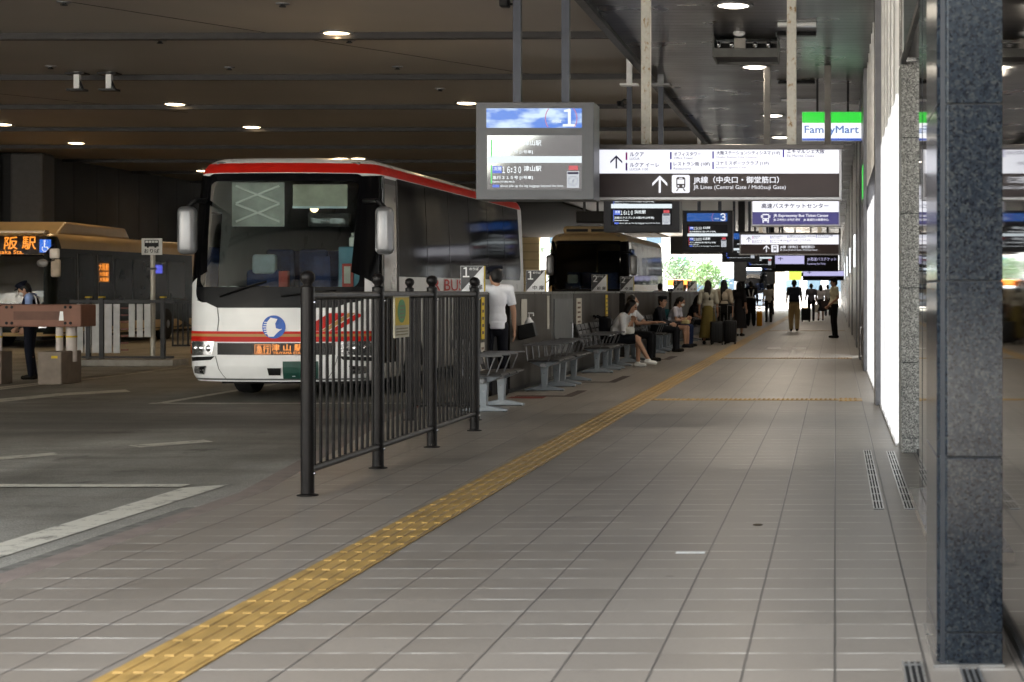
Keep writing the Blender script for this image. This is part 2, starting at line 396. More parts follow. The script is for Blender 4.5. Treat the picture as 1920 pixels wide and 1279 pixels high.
# drains in the entrance thresholds
M_gr = mat('stainless_grating', (.55, .55, .54), .3, .9, .1, 30)
def drain(x0, x1, y0, y1, label):
    t = thing('floor_drain', label, 'drain grating', ((x0 + x1) / 2, y0, 0))
    MB().box(x0, x1, y0, y1, .001, .003).build('slot', mat('drain_slot', (.01, .01, .01), .8), t)
    m = MB(); n = 4
    for k in range(n):
        a = x0 + (x1 - x0) * k / (n - 1); m.box(a - .0042, a + .0042, y0, y1, .003, .009)
    k = y0
    while k < y1: m.box(x0 - .004, x1 + .004, k, k + .012, .003, .0085); k += .42
    m.build('grating', M_gr, t)
drain(.245, .305, 11.42, 15.6, 'long narrow steel drain grating in the paving, the one farther from the granite wall')
drain(.44, .5, 11.42, 15.5, 'long narrow steel drain grating in the paving, the one close to the granite wall base')
drain(.25, .318, 5.4, 6.72, 'short steel drain grating at the foot of the dark granite pillar, outer one')
drain(.455, .52, 5.4, 6.6, 'short steel drain grating directly under the front face of the dark granite pillar')

# ceilings
M_ceilw = slat_mat('walkway_ceiling_metal', (.03, .029, .031), .3, 1, .3, 0, .6, .4)
c = MB(); c.box(-3.3, .9, 6.5, 175, 5.2, 5.9); struct('walkway_ceiling', c, M_ceilw)
M_ceilb = mat('bay_ceiling_panel', (.33, .302, .272), .5, .05, .1, .35, .05, 3, spec=.35)
c = MB(); c.box(-60, -3.31, 6.5, 140, 5.5, 6.1); struct('bay_ceiling', c, M_ceilb)
c = MB(); c.box(-3.36, -3.24, 6.5, 140, 5.12, 5.196); struct('ceiling_trim', c, M_dark)
M_rib = mat('ceiling_rib_metal', (.035, .033, .034), .45, .1, .1, spec=.2)
def rib(Yc):
    m = MB(); n = 24; xs = [-46 + (46 - 3.32) * i / n for i in range(n + 1)]
    f = lambda x: Yc - .5 * ((x + 14) / 16) ** 2 if x > -30 else Yc - .5
    for dy, z0, z1, h in ((0, 5.4, 5.505, .09), (.42, 5.44, 5.505, .05)):
        for a, b in zip(xs, xs[1:]):
            pts = [(a, f(a) + dy, z0), (b, f(b) + dy, z0), (b, f(b) + dy + h, z0), (a, f(a) + dy + h, z0)]
            m.prism(pts, (0, 0, z1 - z0))
    struct('ceiling_rib', m, M_rib)
for i in range(12): rib(12.2 + 5.6 * i)
for (xa, ya, xb, yb) in ((-13.8, 21, -5.2, 35.5), (-26, 24, -15, 42)):
    m = MB(); d = Vector((xb - xa, yb - ya, 0)).normalized(); nrm = Vector((-d.y, d.x, 0)) * .012
    a, b = Vector((xa, ya, 5.494)), Vector((xb, yb, 5.494)); m.prism([a - nrm, b - nrm, b + nrm, a + nrm], (0, 0, .008)); struct('ceiling_joint', m, M_rib)
c = MB(); c.box(-12.5, -3.4, 137.5, 139.9, 4.15, 5.49); struct('roof_edge_beam', c, M_rib)
# far slatted soffit over the last bays
M_slat2 = slat_mat('slatted_soffit', (.04, .031, .023), 2.4, 1, .8, 0, 1, .6, .03)
c = MB(); c.box(-24, -12.6, 78, 138, 5.42, 5.495); struct('slatted_soffit', c, M_slat2)

# far bay walls
M_wallb = mat('brown_bay_wall', (.036, .026, .018), .7, 0, .2, .5)
t = tag(MB().box(-24.6, -24.2, 55, 139, ROAD, 5.495).build('bay_side_wall', slat_mat('grey_wall_panel', (.026, .023, .02), 1.8, 1, .6, 0, .5, .4, .1)), 'dark grey panelled wall running back behind the city bus', 'wall')
tag(MB().box(-60, -25.0, 54, 54.5, ROAD, 5.495).build('brown_wall', M_wallb), 'brown wall facing the road above the city bus roof', 'wall')
tag(MB().box(-25.0, -24.65, 54.3, 55.2, ROAD, 5.495).build('dark_pillar', M_black), 'narrow black recess pillar between brown and grey walls', 'pillar')
tag(MB().box(-24.6, -23.6, 54.0, 54.9, ROAD, 5.495, .1).build('grey_pillar', mat('grey_pillar_paint', (.075, .072, .07), .6, 0, .1)), 'pale grey square pillar at the corner of the bay wall', 'pillar')
M_beige = slat_mat('beige_stone_wall', (.62, .5, .3), .62, 2, .6, 0, .5, .3)
tag(MB().box(-24.15, -22.6, 138.5, 139.2, ROAD, 5.49).build('beige_stone_wall', M_beige), 'beige stone block wall at the far end of the bays', 'wall')
tag(MB().box(-60, -24.7, 138.5, 139.2, ROAD, 5.495).build('far_wall', M_wallb), 'plain brown wall closing the far end behind the side wall', 'wall')

tag(MB().box(-45.5, -45, 7, 54, ROAD, 5.495).build('brown_wall', M_wallb), 'long brown wall added on the left to darken the bus bays, out of the picture', 'wall')  # unseen wall added to shut out side light and darken the bays
# right-hand wall of the walkway
M_gdark = granite_mat('dark_polished_granite', (.003, .005, .009), (.012, .018, .026), (.06, .062, .055), 120, .14, .5)
M_glight = granite_mat('pale_flamed_granite', (.09, .09, .088), (.24, .24, .23), (.42, .42, .4), 100, .45, .8)
M_jnt = mat('stone_joint', (.03, .034, .04), .5)
def stone_pillar(name, label, x0, x1, y0, y1, zs, m, ch):
    t = thing(name, label, 'pillar', ((x0 + x1) / 2, y0, 0))
    for a, b in zip(zs, zs[1:]):
        k = MB(); z0, z1 = a + .003, b - .003
        k.prism([(x0, y0 + ch, z0), (x0 + ch * .75, y0, z0), (x1, y0, z0), (x1, y1, z0), (x0, y1, z0)], (0, 0, z1 - z0)); k.build('stone_block', m, t, bevel=.003)
    MB().box(x0 + .012, x1 - .008, y0 + .012, y1 - .008, zs[0], zs[-1]).build('joint_core', M_jnt, t)
zj = [0] + [CH - (y - VY) * 6.65 / F for y in (1187, 858, 527, 195)]
zj += [zj[-1] + .648 * k for k in (1, 2, 3, 4)] + [5.19]
stone_pillar('granite_pillar', 'tall dark blue-grey polished granite pillar nearest to the camera', .375, .614, 6.65, 7.45, zj, M_gdark, .05)
MB().box(.36, .62, 6.63, 7.46, .001, .012).build('base_plate', M_steel, bpy.data.objects['granite_pillar'])
zj = [0] + [CH - (y - VY) * 15.4 / F for y in (822, 680, 540, 400, 258, 115)]
stone_pillar('granite_pillar', 'pale speckled grey granite pillar at the end of the white panels', .56, .71, 15.4, 16.0, zj, M_glight, .012)

M_mirror, t_, b_ = new_mat('dark_polished_glazing'); b_.inputs['Base Color'].default_value = (.03, .028, .026, 1); b_.inputs['Roughness'].default_value = .03; b_.inputs['IOR'].default_value = 2.8
t = thing('glass_wall', 'dark reflective glazing between the two granite pillars', 'glass wall', (.57, 9.2, 0))
MB().box(.567, .59, 9.2, 12.25, .06, 5.19).build('pane', M_mirror, t)
MB().box(.567, .59, 12.25, 15.38, 3.36, 5.19).build('transom_pane', M_mirror, t)
MB().box(.5, .6, 9.2, 12.25, .001, .05).build('sill', mat('sill_stone', (.2, .175, .15), .2, 0, .1), t)
MB().box(.56, .595, 12.252, 15.38, 3.3, 3.355).build('door_head', M_dark, t)
for yy in (10.4, 11.8):
    MB().box(.5645, .5665, yy, yy + .012, .06, 5.19).build('mullion', M_jnt, t)
t = thing('glass_wall', 'dark reflective glazing to the right of the near granite pillar', 'glass wall', (.7, 6.6, 0))
MB().box(.705, .73, 2.0, 15.38, .04, 5.19).build('pane', M_mirror, t)
MB().box(.69, .735, 2.0, 15.38, .001, .038).build('sill', M_jnt, t)

tag(MB().box(.562, .9, 15.402, 16.0, 3.36, 5.19).build('stone_lintel', mat('lintel_grey', (.16, .15, .14), .25, .1, .1)), 'grey lintel panel above the pale speckled granite pillar', 'lintel')
tag(MB().box(.712, .9, 15.402, 16.0, 0.001, 3.355).build('side_wall', mat('lintel_grey')), 'grey return wall behind the pale speckled granite pillar', 'wall')
# lit white shop front with vertical fins
M_lit = glow('backlit_white_panel', (.97, .98, 1.0), .9, .6, .4); M_litf = glow('backlit_white_fin', (.97, .98, 1.0), .7, .6, .4)
g = NB(M_lit.node_tree); g.L.new(g.mix(g.noise(g.coord((1, 2.2, .25)), 1.6, 3), (.78, .8, .82), (1, 1, 1)), M_lit.node_tree.nodes['Principled BSDF'].inputs['Emission Color'])
M_fin = mat('white_fin', (.75, .75, .74), .4)
M_upper = mat('pale_grey_cladding', (.8, .79, .77), .6, 0, .12, 1.5)
def lit_front(label, y0, y1):
    t = thing('lit_shop_front', label, 'shop front', (.55, y0, 0))
    MB().box(.545, .6, y0, y1, .03, 3.12).build('light_panel', M_lit, t)
    MB().box(.55, .62, y0, y1, 3.125, 5.19).build('upper_cladding', M_upper, t)
    k = y0; i = 0
    while k < y1 - .05:
        MB().box(.534, .546, k, k + .05, .012, 3.12).build('fin', M_litf, t)
        MB().box(.53, .551, k, k + .03, 3.126, 5.19).build('cladding_rib', M_fin, t); k += 1.12
    MB().box(.53, .6, y0, y1, .001, .028).build('plinth', M_steel, t)
    return t
lit_front('glowing white ribbed shop front beside the pale granite pillar', 16.05, 21.7)
t = lit_front('glowing white ribbed shop front beyond the thin dark jamb', 22.4, 30.9)
MB().box(.53, .544, 24.0, 30.8, 2.72, 3.1).build('dark_fascia', mat('dark_blue_fascia', (.02, .02, .035), .3), t)
for (y0, y1, lab) in ((21.75, 22.35, 'narrow dark metal jamb between the two glowing shop fronts'), (31.0, 33.6, 'dark steel door jamb with a small glowing green patch'), (36.0, 37.4, 'dark steel jamb at the start of the grey panelled wall')):
    t = thing('wall_jamb', lab, 'jamb', (.55, y0, 0))
    MB().box(.48, .62, y0, y1, 0, 5.19, .01).build('jamb_case', mat('jamb_grey', (.13, .13, .14), .35, .6), t)
    if y0 == 31.0:
        MB().box(.474, .479, 31.2, 31.9, 2.98, 3.55).build('green_patch', glow('green_glow', (.05, 1, .1), 1.2), t)  # plain green patch set to glow on the jamb face
        MB().tube([(.47, 31.3, .25), (.44, 31.3, .25), (.44, 31.3, .75), (.47, 31.3, .75)], .012).build('handle', M_chrome, t)
t = thing('panelled_wall', 'long pale grey metal panelled wall lining the walkway', 'wall', (.55, 38, 0))
k = 33.6; i = 0
while k < 170:
    if not 36 - 2.4 < k < 37.0:
        MB().box(.5 if i % 5 == 4 else .53, .62, k + .01, k + 2.38, .02, 5.19).build('wall_panel', mat('dark_wall_strip', (.12, .12, .12), .3, .5) if i % 5 == 4 else mat('wall_panel_paint', (.26, .255, .24), .3, .2, .08, .7), t)
    k += 2.4; i += 1
for yy in (44.0, 58.0, 72.0, 90.0):
    t = thing('wall_light', {44.0: 'upright white wall light nearest along the grey wall', 58.0: 'upright white wall light second along the grey wall', 72.0: 'upright white wall light third along the grey wall', 90.0: 'upright white wall light farthest along the grey wall'}[yy], 'wall light', (.5, yy, 2.2), group='wall lights on the grey wall')
    MB().box(.455, .5, yy, yy + .9, 1.95, 2.75, .02).build('diffuser', glow('wall_lamp', (.9, .97, 1), 1.6, .6), t)
    MB().box(.49, .53, yy - .03, yy + .93, 1.92, 2.78).build('back_plate', M_greymet, t)
# ------------------------------------------------------------------ buses: one skin function, unrolled in (s, z): s runs round the front from its middle
class Skin:
    def __init__(k, W, L, H, bow, rc, rake, zb, tum, rr, loc, z0=.28):
        k.W, k.L, k.H, k.rake, k.zb, k.tum, k.rr, k.loc, k.z0 = W, L, H, rake, zb, tum, rr, Vector(loc), z0
        pts = []; xf = W - rc
        for i in range(25):
            x = xf * i / 24; pts.append((x, bow * (x / xf) ** 2))
        y1 = bow; sl = 2 * bow / xf
        for i in range(1, 17):
            a = math.pi / 2 * i / 16; pts.append((xf + rc * math.sin(a), y1 + (rc * 1.35) * (1 - math.cos(a)) + sl * rc * math.sin(a) * (1 - i / 16) * .8))
        ye = pts[-1][1]
        pts += [(W, ye + (L - ye) * q) for q in (.02, .1, .3, .6, 1)]
        k.path = []; s = 0
        for i, p in enumerate(pts):
            if i: s += math.hypot(p[0] - pts[i-1][0], p[1] - pts[i-1][1])
            k.path.append((s, p[0], p[1]))
        k.S = s; k.side0 = s - L          # side: y = s - side0
    def raw(k, sv, z):
        a = min(abs(sv), k.S); pp = k.path; x, y = pp[-1][1:]
        for i in range(1, len(pp)):
            if a <= pp[i][0]:
                q = (a - pp[i-1][0]) / (pp[i][0] - pp[i-1][0]); x = pp[i-1][1] + q * (pp[i][1] - pp[i-1][1]); y = pp[i-1][2] + q * (pp[i][2] - pp[i-1][2]); break
        h = max(0, z - k.zb) / (k.H - k.zb); ins = k.tum * h ** 1.6; rk = k.rake * h ** 1.3
        t = max(0, (z - (k.H - k.rr)) / k.rr); t = min(t, 1); ro = k.rr * (1 - math.sqrt(max(0, 1 - t * t)))
        lo = max(0, (k.z0 + .2 - z) / .2); lo = .07 * lo * lo
        kx = (k.W - ins - ro * .9 - lo) / k.W; fade = max(0, 1 - y / 2.2)
        return Vector((math.copysign(x * kx, sv), y + (rk + ro * 1.1 + lo) * fade, z))
    def P(k, sv, z, off=0.0):
        p = k.raw(sv, z)
        if off:
            e = .01; a = k.raw(sv + e, z) - k.raw(sv - e, z); b = k.raw(sv, min(z + e, k.H)) - k.raw(sv, z - e); n = a.cross(b)
            if n.length > 0: p = p + n.normalized() * off
        return p + k.loc
    def side(k, y): return k.side0 + y     # s of a point y behind the front, on the side
    def patch(k, mb, poly, off, step=.09):
        bm = bmesh.new(); bm.faces.new([bm.verts.new((p[0], p[1], 0)) for p in poly]); bmesh.ops.triangulate(bm, faces=bm.faces[:])
        for ax in (0, 1):
            a = min(p[ax] for p in poly); b = max(p[ax] for p in poly); st = step
            if ax == 0 and b - a > 4: st = .6
            n = int((b - a) / st)
            for i in range(1, n + 1):
                co = [0, 0, 0]; no = [0, 0, 0]; co[ax] = a + (b - a) * i / (n + 1); no[ax] = 1
                bmesh.ops.bisect_plane(bm, geom=bm.verts[:] + bm.edges[:] + bm.faces[:], plane_co=co, plane_no=no)
        mp = {}
        for v in bm.verts: mp[v] = mb.bm.verts.new(k.P(v.co.x, v.co.y, off))
        for f in bm.faces: mb.bm.faces.new([mp[v] for v in f.verts])
        bm.free(); return mb
    def ring(k, mb, outer, inner, off):
        n = len(outer); A = [mb.bm.verts.new(k.P(p[0], p[1], off)) for p in outer]; B = [mb.bm.verts.new(k.P(p[0], p[1], off)) for p in inner]
        for i in range(n): mb.bm.faces.new((A[i], A[(i+1) % n], B[(i+1) % n], B[i]))
        return mb
    def rrect(k, s0, s1, z0, z1, r, n=10, m=14):      # rounded rectangle loop with 4*(n+m) points
        o = []
        for (cx, cz, a0, p, q) in ((s1 - r, z1 - r, 0, (s1 - r, z1), (s0 + r, z1)), (s0 + r, z1 - r, 90, (s0, z1 - r), (s0, z0 + r)), (s0 + r, z0 + r, 180, (s0 + r, z0), (s1 - r, z0)), (s1 - r, z0 + r, 270, (s1, z0 + r), (s1, z1 - r))):
            for i in range(n + 1): a = R(a0 + 90 * i / n); o.append((cx + r * math.cos(a), cz + r * math.sin(a)))
            for i in range(1, m): o.append((p[0] + (q[0] - p[0]) * i / m, p[1] + (q[1] - p[1]) * i / m))
        return o
    def shell(k, mb, holes, extra_s=(), extra_z=()):
        ss = sorted(set([round(v, 4) for v in list(extra_s)] + [round(-k.S + 2 * k.S * 0, 4)] + [round(sg * q, 4) for sg in (-1, 1) for q in [i * .08 for i in range(int((k.side0 + 1.2) / .08))] + [k.side(y) for y in [1.5, 2, 3, 4, 5, 6, 7, 8, 9, 10, k.L - .25, k.L - .1, k.L] if y <= k.L]] + [h[i] for h in holes for i in (0, 1)]))
        zz = [k.z0, k.z0 + .07, k.z0 + .2]; z = k.z0 + .35
        while z < k.H - k.rr - .05: zz.append(z); z += .14
        zz += [k.H - k.rr + k.rr * math.sin(math.pi / 2 * i / 7) for i in range(8)] + [h[i] for h in holes for i in (2, 3)] + list(extra_z)
        zz = sorted(set(round(v, 4) for v in zz)); zz[-1] = k.H
        V = [[mb.bm.verts.new(k.P(s, z)) for s in ss] for z in zz]
        for j in range(len(zz) - 1):
            for i in range(len(ss) - 1):
                cs, cz = (ss[i] + ss[i+1]) / 2, (zz[j] + zz[j+1]) / 2
                if any(h[0] < cs < h[1] and h[2] < cz < h[3] for h in holes): continue
                mb.bm.faces.new((V[j][i], V[j][i+1], V[j+1][i+1], V[j+1][i]))
        mb.bm.faces.new(V[-1]); mb.bm.faces.new(V[0][::-1])
        col = [V[j][0] for j in range(len(zz))] + [V[j][-1] for j in range(len(zz) - 1, -1, -1)]
        try: mb.bm.faces.new(col)
        except ValueError: pass
        return mb

def wheel(bus, x, y, z, r=.5):
    wv = MB().lathe((x - .15, y, z), [(r * .55, 0), (r * .86, -.0), (r * .98, .03), (r, .08), (r, .22), (r * .98, .27), (r * .86, .3), (r * .55, .3)], 28, 'X').build('wheel', M_rubber, bus, 40)
    sgn = 1 if x > bus.location.x else -1
    k = MB().lathe((x + sgn * .1, y, z), [(r * .56, 0), (r * .56, sgn * .05), (r * .4, sgn * .03), (r * .2, sgn * .06), (.001, sgn * .065)], 24, 'X'); k.build('rim', M_greymet, wv, 40)
def roundbox(x0, x1, y0, y1, z0, z1, b): return MB().box(x0, x1, y0, y1, z0, z1, b, 4)

M_frit = mat('black_glass_border', (.004, .004, .005), .12, 0, .05, spec=.12)
M_wind = glass('windscreen_glass', (.68, .75, .72))
M_dkglass, t_, b_ = new_mat('dark_tinted_glass'); b_.inputs['Base Color'].default_value = (.004, .004, .0045, 1); b_.inputs['Roughness'].default_value = .03; b_.inputs['IOR'].default_value = 1.13; b_.inputs['Roughness'].default_value = .07; g = NB(t_); g.L.new(g.bump(g.noise(g.coord((.6, .6, .6)), .8, 1), .25, .05), b_.inputs['Normal'])
M_red = mat('red_paint', (.52, .014, .008), .4, 0, .04, 3, spec=.2)
M_gold = mat('gold_paint', (.46, .24, .07), .4, 0, .05)
M_lens = mat('headlamp_chrome', (.65, .66, .68), .12, .9, .35, 40)
M_amber = mat('amber_lens', (.5, .1, .02), .2)
M_blue = mat('blue_seat_cloth', (.03, .055, .17), .85, 0, .2, 14)
M_pale = mat('pale_blue_cloth', (.6, .72, .82), .8)
M_dash = mat('dashboard_grey', (.03, .033, .033), .7, spec=.1)
M_shade = mat('grey_sun_shade', (.4, .42, .41), .6)
M_bluebox = mat('blue_cabin_panel', (.1, .24, .34), .55)
M_cab = mat('cabin_lining', (.06, .07, .08), .8)

def coach(name, label, Xc, Yf, L=11.9, body=None, liv=True, dest=True, pod=False, band=None):
    b = thing(name, label, 'bus', (Xc, Yf, ROAD)); k = Skin(1.29, L, 3.32, .16, .34, .42, 1.3, .07, .26, (Xc, Yf, ROAD)); S = k.side
    wh = (-1.15, 1.15, 1.36, 3.06)
    k.shell(MB(), [wh, (S(.62), S(1.55), .5, 3.06), (-S(1.6), -S(.7), 1.5, 2.6)]).build('body', body, b, 50)
    MB().box(Xc - 1.1, Xc + 1.1, Yf + 1.2, Yf + L - .2, ROAD + .2, ROAD + .31).build('underbody', M_black, b)
    out = k.rrect(wh[0] - .03, wh[1] + .03, wh[2] - .02, wh[3] + .03, .16); inn = k.rrect(wh[0] + .045, wh[1] - .045, wh[2] + .17, wh[3] - .075, .14)
    k.ring(MB(), out, inn, .006).build('windscreen_border', M_frit, b, 180)
    k.patch(MB(), k.rrect(wh[0] + .03, wh[1] - .03, wh[2] + .14, wh[3] - .05, .12, 5, 2), .003, .12).build('windscreen', M_wind, b, 180)
    # black panel below the screen
    k.patch(MB(), [(-1.17, 1.55), (-1.12, 1.4), (-.8, 1.27), (.8, 1.27), (1.12, 1.4), (1.17, 1.55)], .008).build('wiper_panel', mat('wiper_panel_black', (.006, .006, .007), .35, spec=.12), b, 180)
    for a, e in (((-.75, 1.42), (-.1, 1.62)), ((.1, 1.42), (.8, 1.5))):
        MB().tube([k.P(a[0], a[1], .03), k.P((a[0] + e[0]) / 2, (a[1] + e[1]) / 2, .045), k.P(e[0], e[1], .03)], .013, 8).build('wiper', M_black, b)
    # bumper details
    k.patch(MB(), [(-.8, .8), (.8, .8), (.8, .64), (-.8, .64)], .006).build('grille', mat('grille_black', (.008, .008, .009), .25, spec=.2), b)
    for sg in (-1, 1):
        h = k.patch(MB(), [(sg * .84, .82), (sg * 1.26, .82), (sg * 1.33, .74), (sg * 1.3, .62), (sg * .88, .64)], .012).build('headlight', M_lens, b, 180)
        m = MB()
        for q in (.93, 1.05, 1.16): m.ball(k.P(sg * q, .725, .006), (.045, .02, .045), 12, 8)
        m.build('lamp_bowl', M_chrome, h, 180)
        k.patch(MB(), [(sg * 1.3, .8), (sg * 1.42, .78), (sg * 1.42, .66), (sg * 1.3, .64)], .014).build('indicator', M_amber, b)
        k.patch(MB(), [(sg * .84, .62), (sg * 1.32, .6), (sg * 1.3, .545), (sg * .9, .57)], .007).build('headlight_trim', M_black, b)
        k.patch(MB(), [(sg * .97, .49), (sg * 1.2, .48), (sg * 1.25, .39), (sg * 1.03, .375)], .01).build('fog_light', M_lens, b, 180)
        k.patch(MB(), [(sg * 1.0, .48), (sg * 1.09, .47), (sg * 1.1, .4), (sg * 1.04, .39)], .012).build('fog_light_bezel', M_black, b)
        # mirror on a bracket
        mx = Xc + (1.49 if sg > 0 else -1.14); my = Yf - .14
        mm = roundbox(mx - .115, mx + .115, my - .02, my + .2, ROAD + 1.98, ROAD + 2.62, .075).build('mirror', mat('mirror_silver', (.24, .245, .26), .32, .5, .05, 3), b, 60)
        MB().tube([k.P(sg * 1.15, 2.72, 0), (mx - sg * .1, my + .1, ROAD + 2.7), (mx, my + .1, ROAD + 2.6)], .032, 10).build('mirror_arm', M_black, mm)
        MB().box(mx - .095, mx + .095, my + .2, my + .207, ROAD + 2.05, ROAD + 2.56).build('mirror_glass', M_chrome, mm)
    # side glass band, both sides; front door on the kerb side
    for sg in (1, -1):
        k.patch(MB(), [(sg * S(1.57), 1.7), (sg * S(L - .45), 1.7), (sg * S(L - .33), 1.9), (sg * S(L - .45), 3.09), (sg * S(1.57), 3.09)], .006, .3).build('side_glass', M_dkglass, b, 180)
        m = MB(); y = 3.4
        while y < L - .8:
            k.patch(m, [(sg * S(y), 1.72), (sg * S(y + .035), 1.72), (sg * S(y + .035), 3.07), (sg * S(y), 3.07)], .009, .4); m.build('window_divider', M_frit, b); m = MB(); y += 1.62
        k.patch(MB(), [(sg * S(.03), 1.75), (sg * S(.62), 1.5), (sg * S(.62), 3.09), (sg * S(.12), 3.06)], .006).build('quarter_glass', M_dkglass, b, 180)
        for yy in (2.5, 8.9):
            arc = [(sg * S(yy + .62 * math.cos(R(a))), .3 + .62 * math.sin(R(a))) for a in range(0, 181, 15)]
            k.patch(MB(), arc, .005, .2).build('wheel_arch', M_black, b)
            wheel(b, Xc + sg * 1.13, Yf + yy, ROAD + .5)
    k.patch(MB(), [(S(.64), .52), (S(1.53), .52), (S(1.53), 3.06), (S(.64), 3.06)], .002, .2).build('entrance_door', glass('door_glass', (.3, .33, .33)), b, 180)
    m = MB()
    for (a, c) in ((.62, .7), (1.47, 1.56)): k.patch(m, [(S(a), .48), (S(c), .48), (S(c), 3.08), (S(a), 3.08)], .007, .3)
    m.build('door_frame', mat('door_frame_grey', (.05, .046, .042), .4, .2), b)
    k.patch(MB(), [(-S(1.58), 1.52), (-S(.72), 1.52), (-S(.72), 2.58), (-S(1.58), 2.58)], .002, .2).build('driver_window', glass('door_glass'), b, 180)
    m = MB()
    for sg in (-1, 1):
        pts = [(sg * .8, 1.27), (sg * .78, 1.1), (sg * .8, .96)]; pt2 = [(sg * .83, .62), (sg * .78, .45), (sg * .7, .3)]
        for q in (pts, pt2):
            for a, c in zip(q, q[1:]): k.patch(m, [(a[0] - .005, a[1]), (a[0] + .005, a[1]), (c[0] + .005, c[1]), (c[0] - .005, c[1])], .0065)
        m.build('panel_seam', mat('seam_grey', (.12, .12, .12), .6), b); m = MB()
    k.patch(m, [(-1.3, .302), (1.3, .302), (1.3, .325), (-1.3, .325)], .006).build('bumper_lip', mat('seam_grey'), b)
    # paint scheme
    if liv:
        m = MB()
        for sg in (-1, 1):
            k.patch(m, [(0, 3.1), (sg * S(L - .05), 3.1), (sg * S(L - .05), 3.22), (0, 3.22)], .006, .09) if False else None
        k.patch(m, [(-S(1.0), 3.1), (S(1.0), 3.1), (S(1.0), 3.235), (-S(1.0), 3.235)], .005, .07)
        for sg in (-1, 1): k.patch(m, [(sg * S(1.0), 3.1), (sg * S(L - .1), 3.1), (sg * S(L - .1), 3.235), (sg * S(1.0), 3.235)], .005, .06)
        m.build('roof_stripe', M_red, b, 180)
        m = MB(); k.patch(m, [(-S(.6), .92), (S(.6), .92), (S(.6), .955), (-S(.6), .955)], .0055); k.patch(m, [(-S(.6), .815), (S(.6), .815), (S(.6), .885), (-S(.6), .885)], .0055)
        k.patch(m, [(.34, .958), (.6, .958), (.96, 1.2), (.72, 1.2)], .009); k.patch(m, [(.72, .958), (.82, .958), (1.16, 1.17), (1.08, 1.2)], .009)
        m.build('red_stripe', M_red, b, 180)
        m = MB(); k.patch(m, [(-S(.6), .885), (S(.6), .885), (S(.6), .92), (-S(.6), .92)], .0056); k.patch(m, [(.61, .958), (.7, .958), (1.06, 1.2), (.97, 1.2)], .009)
        m.build('gold_stripe', M_gold, b, 180)
        # round blue emblem with a white bird shape
        C = lambda r, cx=0, cz=0, n=40: [(cx + r * math.cos(2 * math.pi * i / n), cz + r * math.sin(2 * math.pi * i / n)) for i in range(n)]
        em = k.patch(MB(), C(.155, .0, 1.015), .011).build('emblem', mat('emblem_blue', (.01, .1, .5), .3), b)
        m = MB(); k.patch(m, [(-.04, 1.14), (.05, 1.12), (.02, 1.06), (.03, 1.0), (.075, .985), (.115, .99), (.08, .965), (.04, .93), (.0, .885), (-.07, .885), (-.09, .93), (-.1, 1.0), (-.09, 1.08)], .014)
        for i in range(6): k.patch(m, [(-.145 + .01 * abs(i - 3), .92 + i * .03), (-.09, .92 + i * .03), (-.09, .932 + i * .03), (-.145 + .01 * abs(i - 3), .932 + i * .03)], .014)
        m.build('emblem_bird', M_white, em)
    if dest:
        fn = lambda u, v: k.P(u, v, .016)
        d = k.patch(MB(), [(-.29, .645), (.45, .645), (.45, .79), (-.29, .79)], .009).build('destination_display', mat('led_panel_black', (.02, .012, .01), .4), b)
        m = MB(); m.text('急行', (-.235, .665, -.06, .765), fn, bold=.006); m.text('津 山 駅', (-.03, .695, .38, .785), fn, bold=.006); m.text('TSUYAMA STA.', (-.01, .652, .36, .684), fn, bold=.006)
        for (a, c, e, f) in ((-.255, .652, -.04, .659), (-.255, .773, -.04, .78), (-.255, .652, -.248, .78), (-.047, .652, -.04, .78)): k.patch(m, [(a, c), (e, c), (e, f), (a, f)], .016)
        m.build('lettering', M_led, d)
        pl = k.patch(MB(), [(.12, .33), (.58, .33), (.58, .555), (.12, .555)], .02).build('number_plate', mat('plate_green', (.012, .06, .045), .4), b)
        m = MB(); m.text('か', (.15, .37, .2, .42), fn); m.text('1', (.24, .355, .28, .475), fn, bold=.006); m.text('・', (.4, .4, .44, .44), fn, bold=.006); m.text('1', (.44, .355, .47, .4), fn, bold=.006)
        m.build('lettering', M_white, pl)
        k.patch(MB(), [(-.075, .37), (.085, .37), (.095, .465), (-.09, .465)], .008).build('tow_hatch', M_black, b)
        # lettering along the side
        m = MB(); m.text('JR BUS', (0, 0, 2.6, .24), lambda u, v: k.P(k.side(3.4 + u), 1.44 + v, .012)); m.build('side_lettering', M_red, b)
    # cabin
    MB().box(Xc - 1.12, Xc + 1.12, Yf + .45, Yf + 1.05, ROAD + 1.2, ROAD + 1.5, .06).build('dashboard', M_dash, b)
    MB().box(Xc - 1.15, Xc + 1.15, Yf + .9, Yf + L - .3, ROAD + .85, ROAD + .9).build('cabin_floor', M_cab, b)
    MB().box(Xc - 1.12, Xc + 1.12, Yf + L - .5, Yf + L - .4, ROAD + .9, ROAD + 3.0).build('rear_bulkhead', M_cab, b)
    st = roundbox(Xc - .95, Xc - .42, Yf + 1.75, Yf + 1.9, ROAD + 1.25, ROAD + 1.8, .06).build('driver_seat', M_blue, b, 60)
    roundbox(Xc - .85, Xc - .52, Yf + 1.7, Yf + 1.88, ROAD + 1.74, ROAD + 2.02, .05).build('headrest_cover', M_pale, st, 60)
    MB().lathe((Xc - .66, Yf + 1.15, ROAD + 1.55), [(.22, -.015), (.235, 0), (.22, .015), (.205, 0), (.22, -.015)], 24).build('steering_wheel', M_black, b, 60)
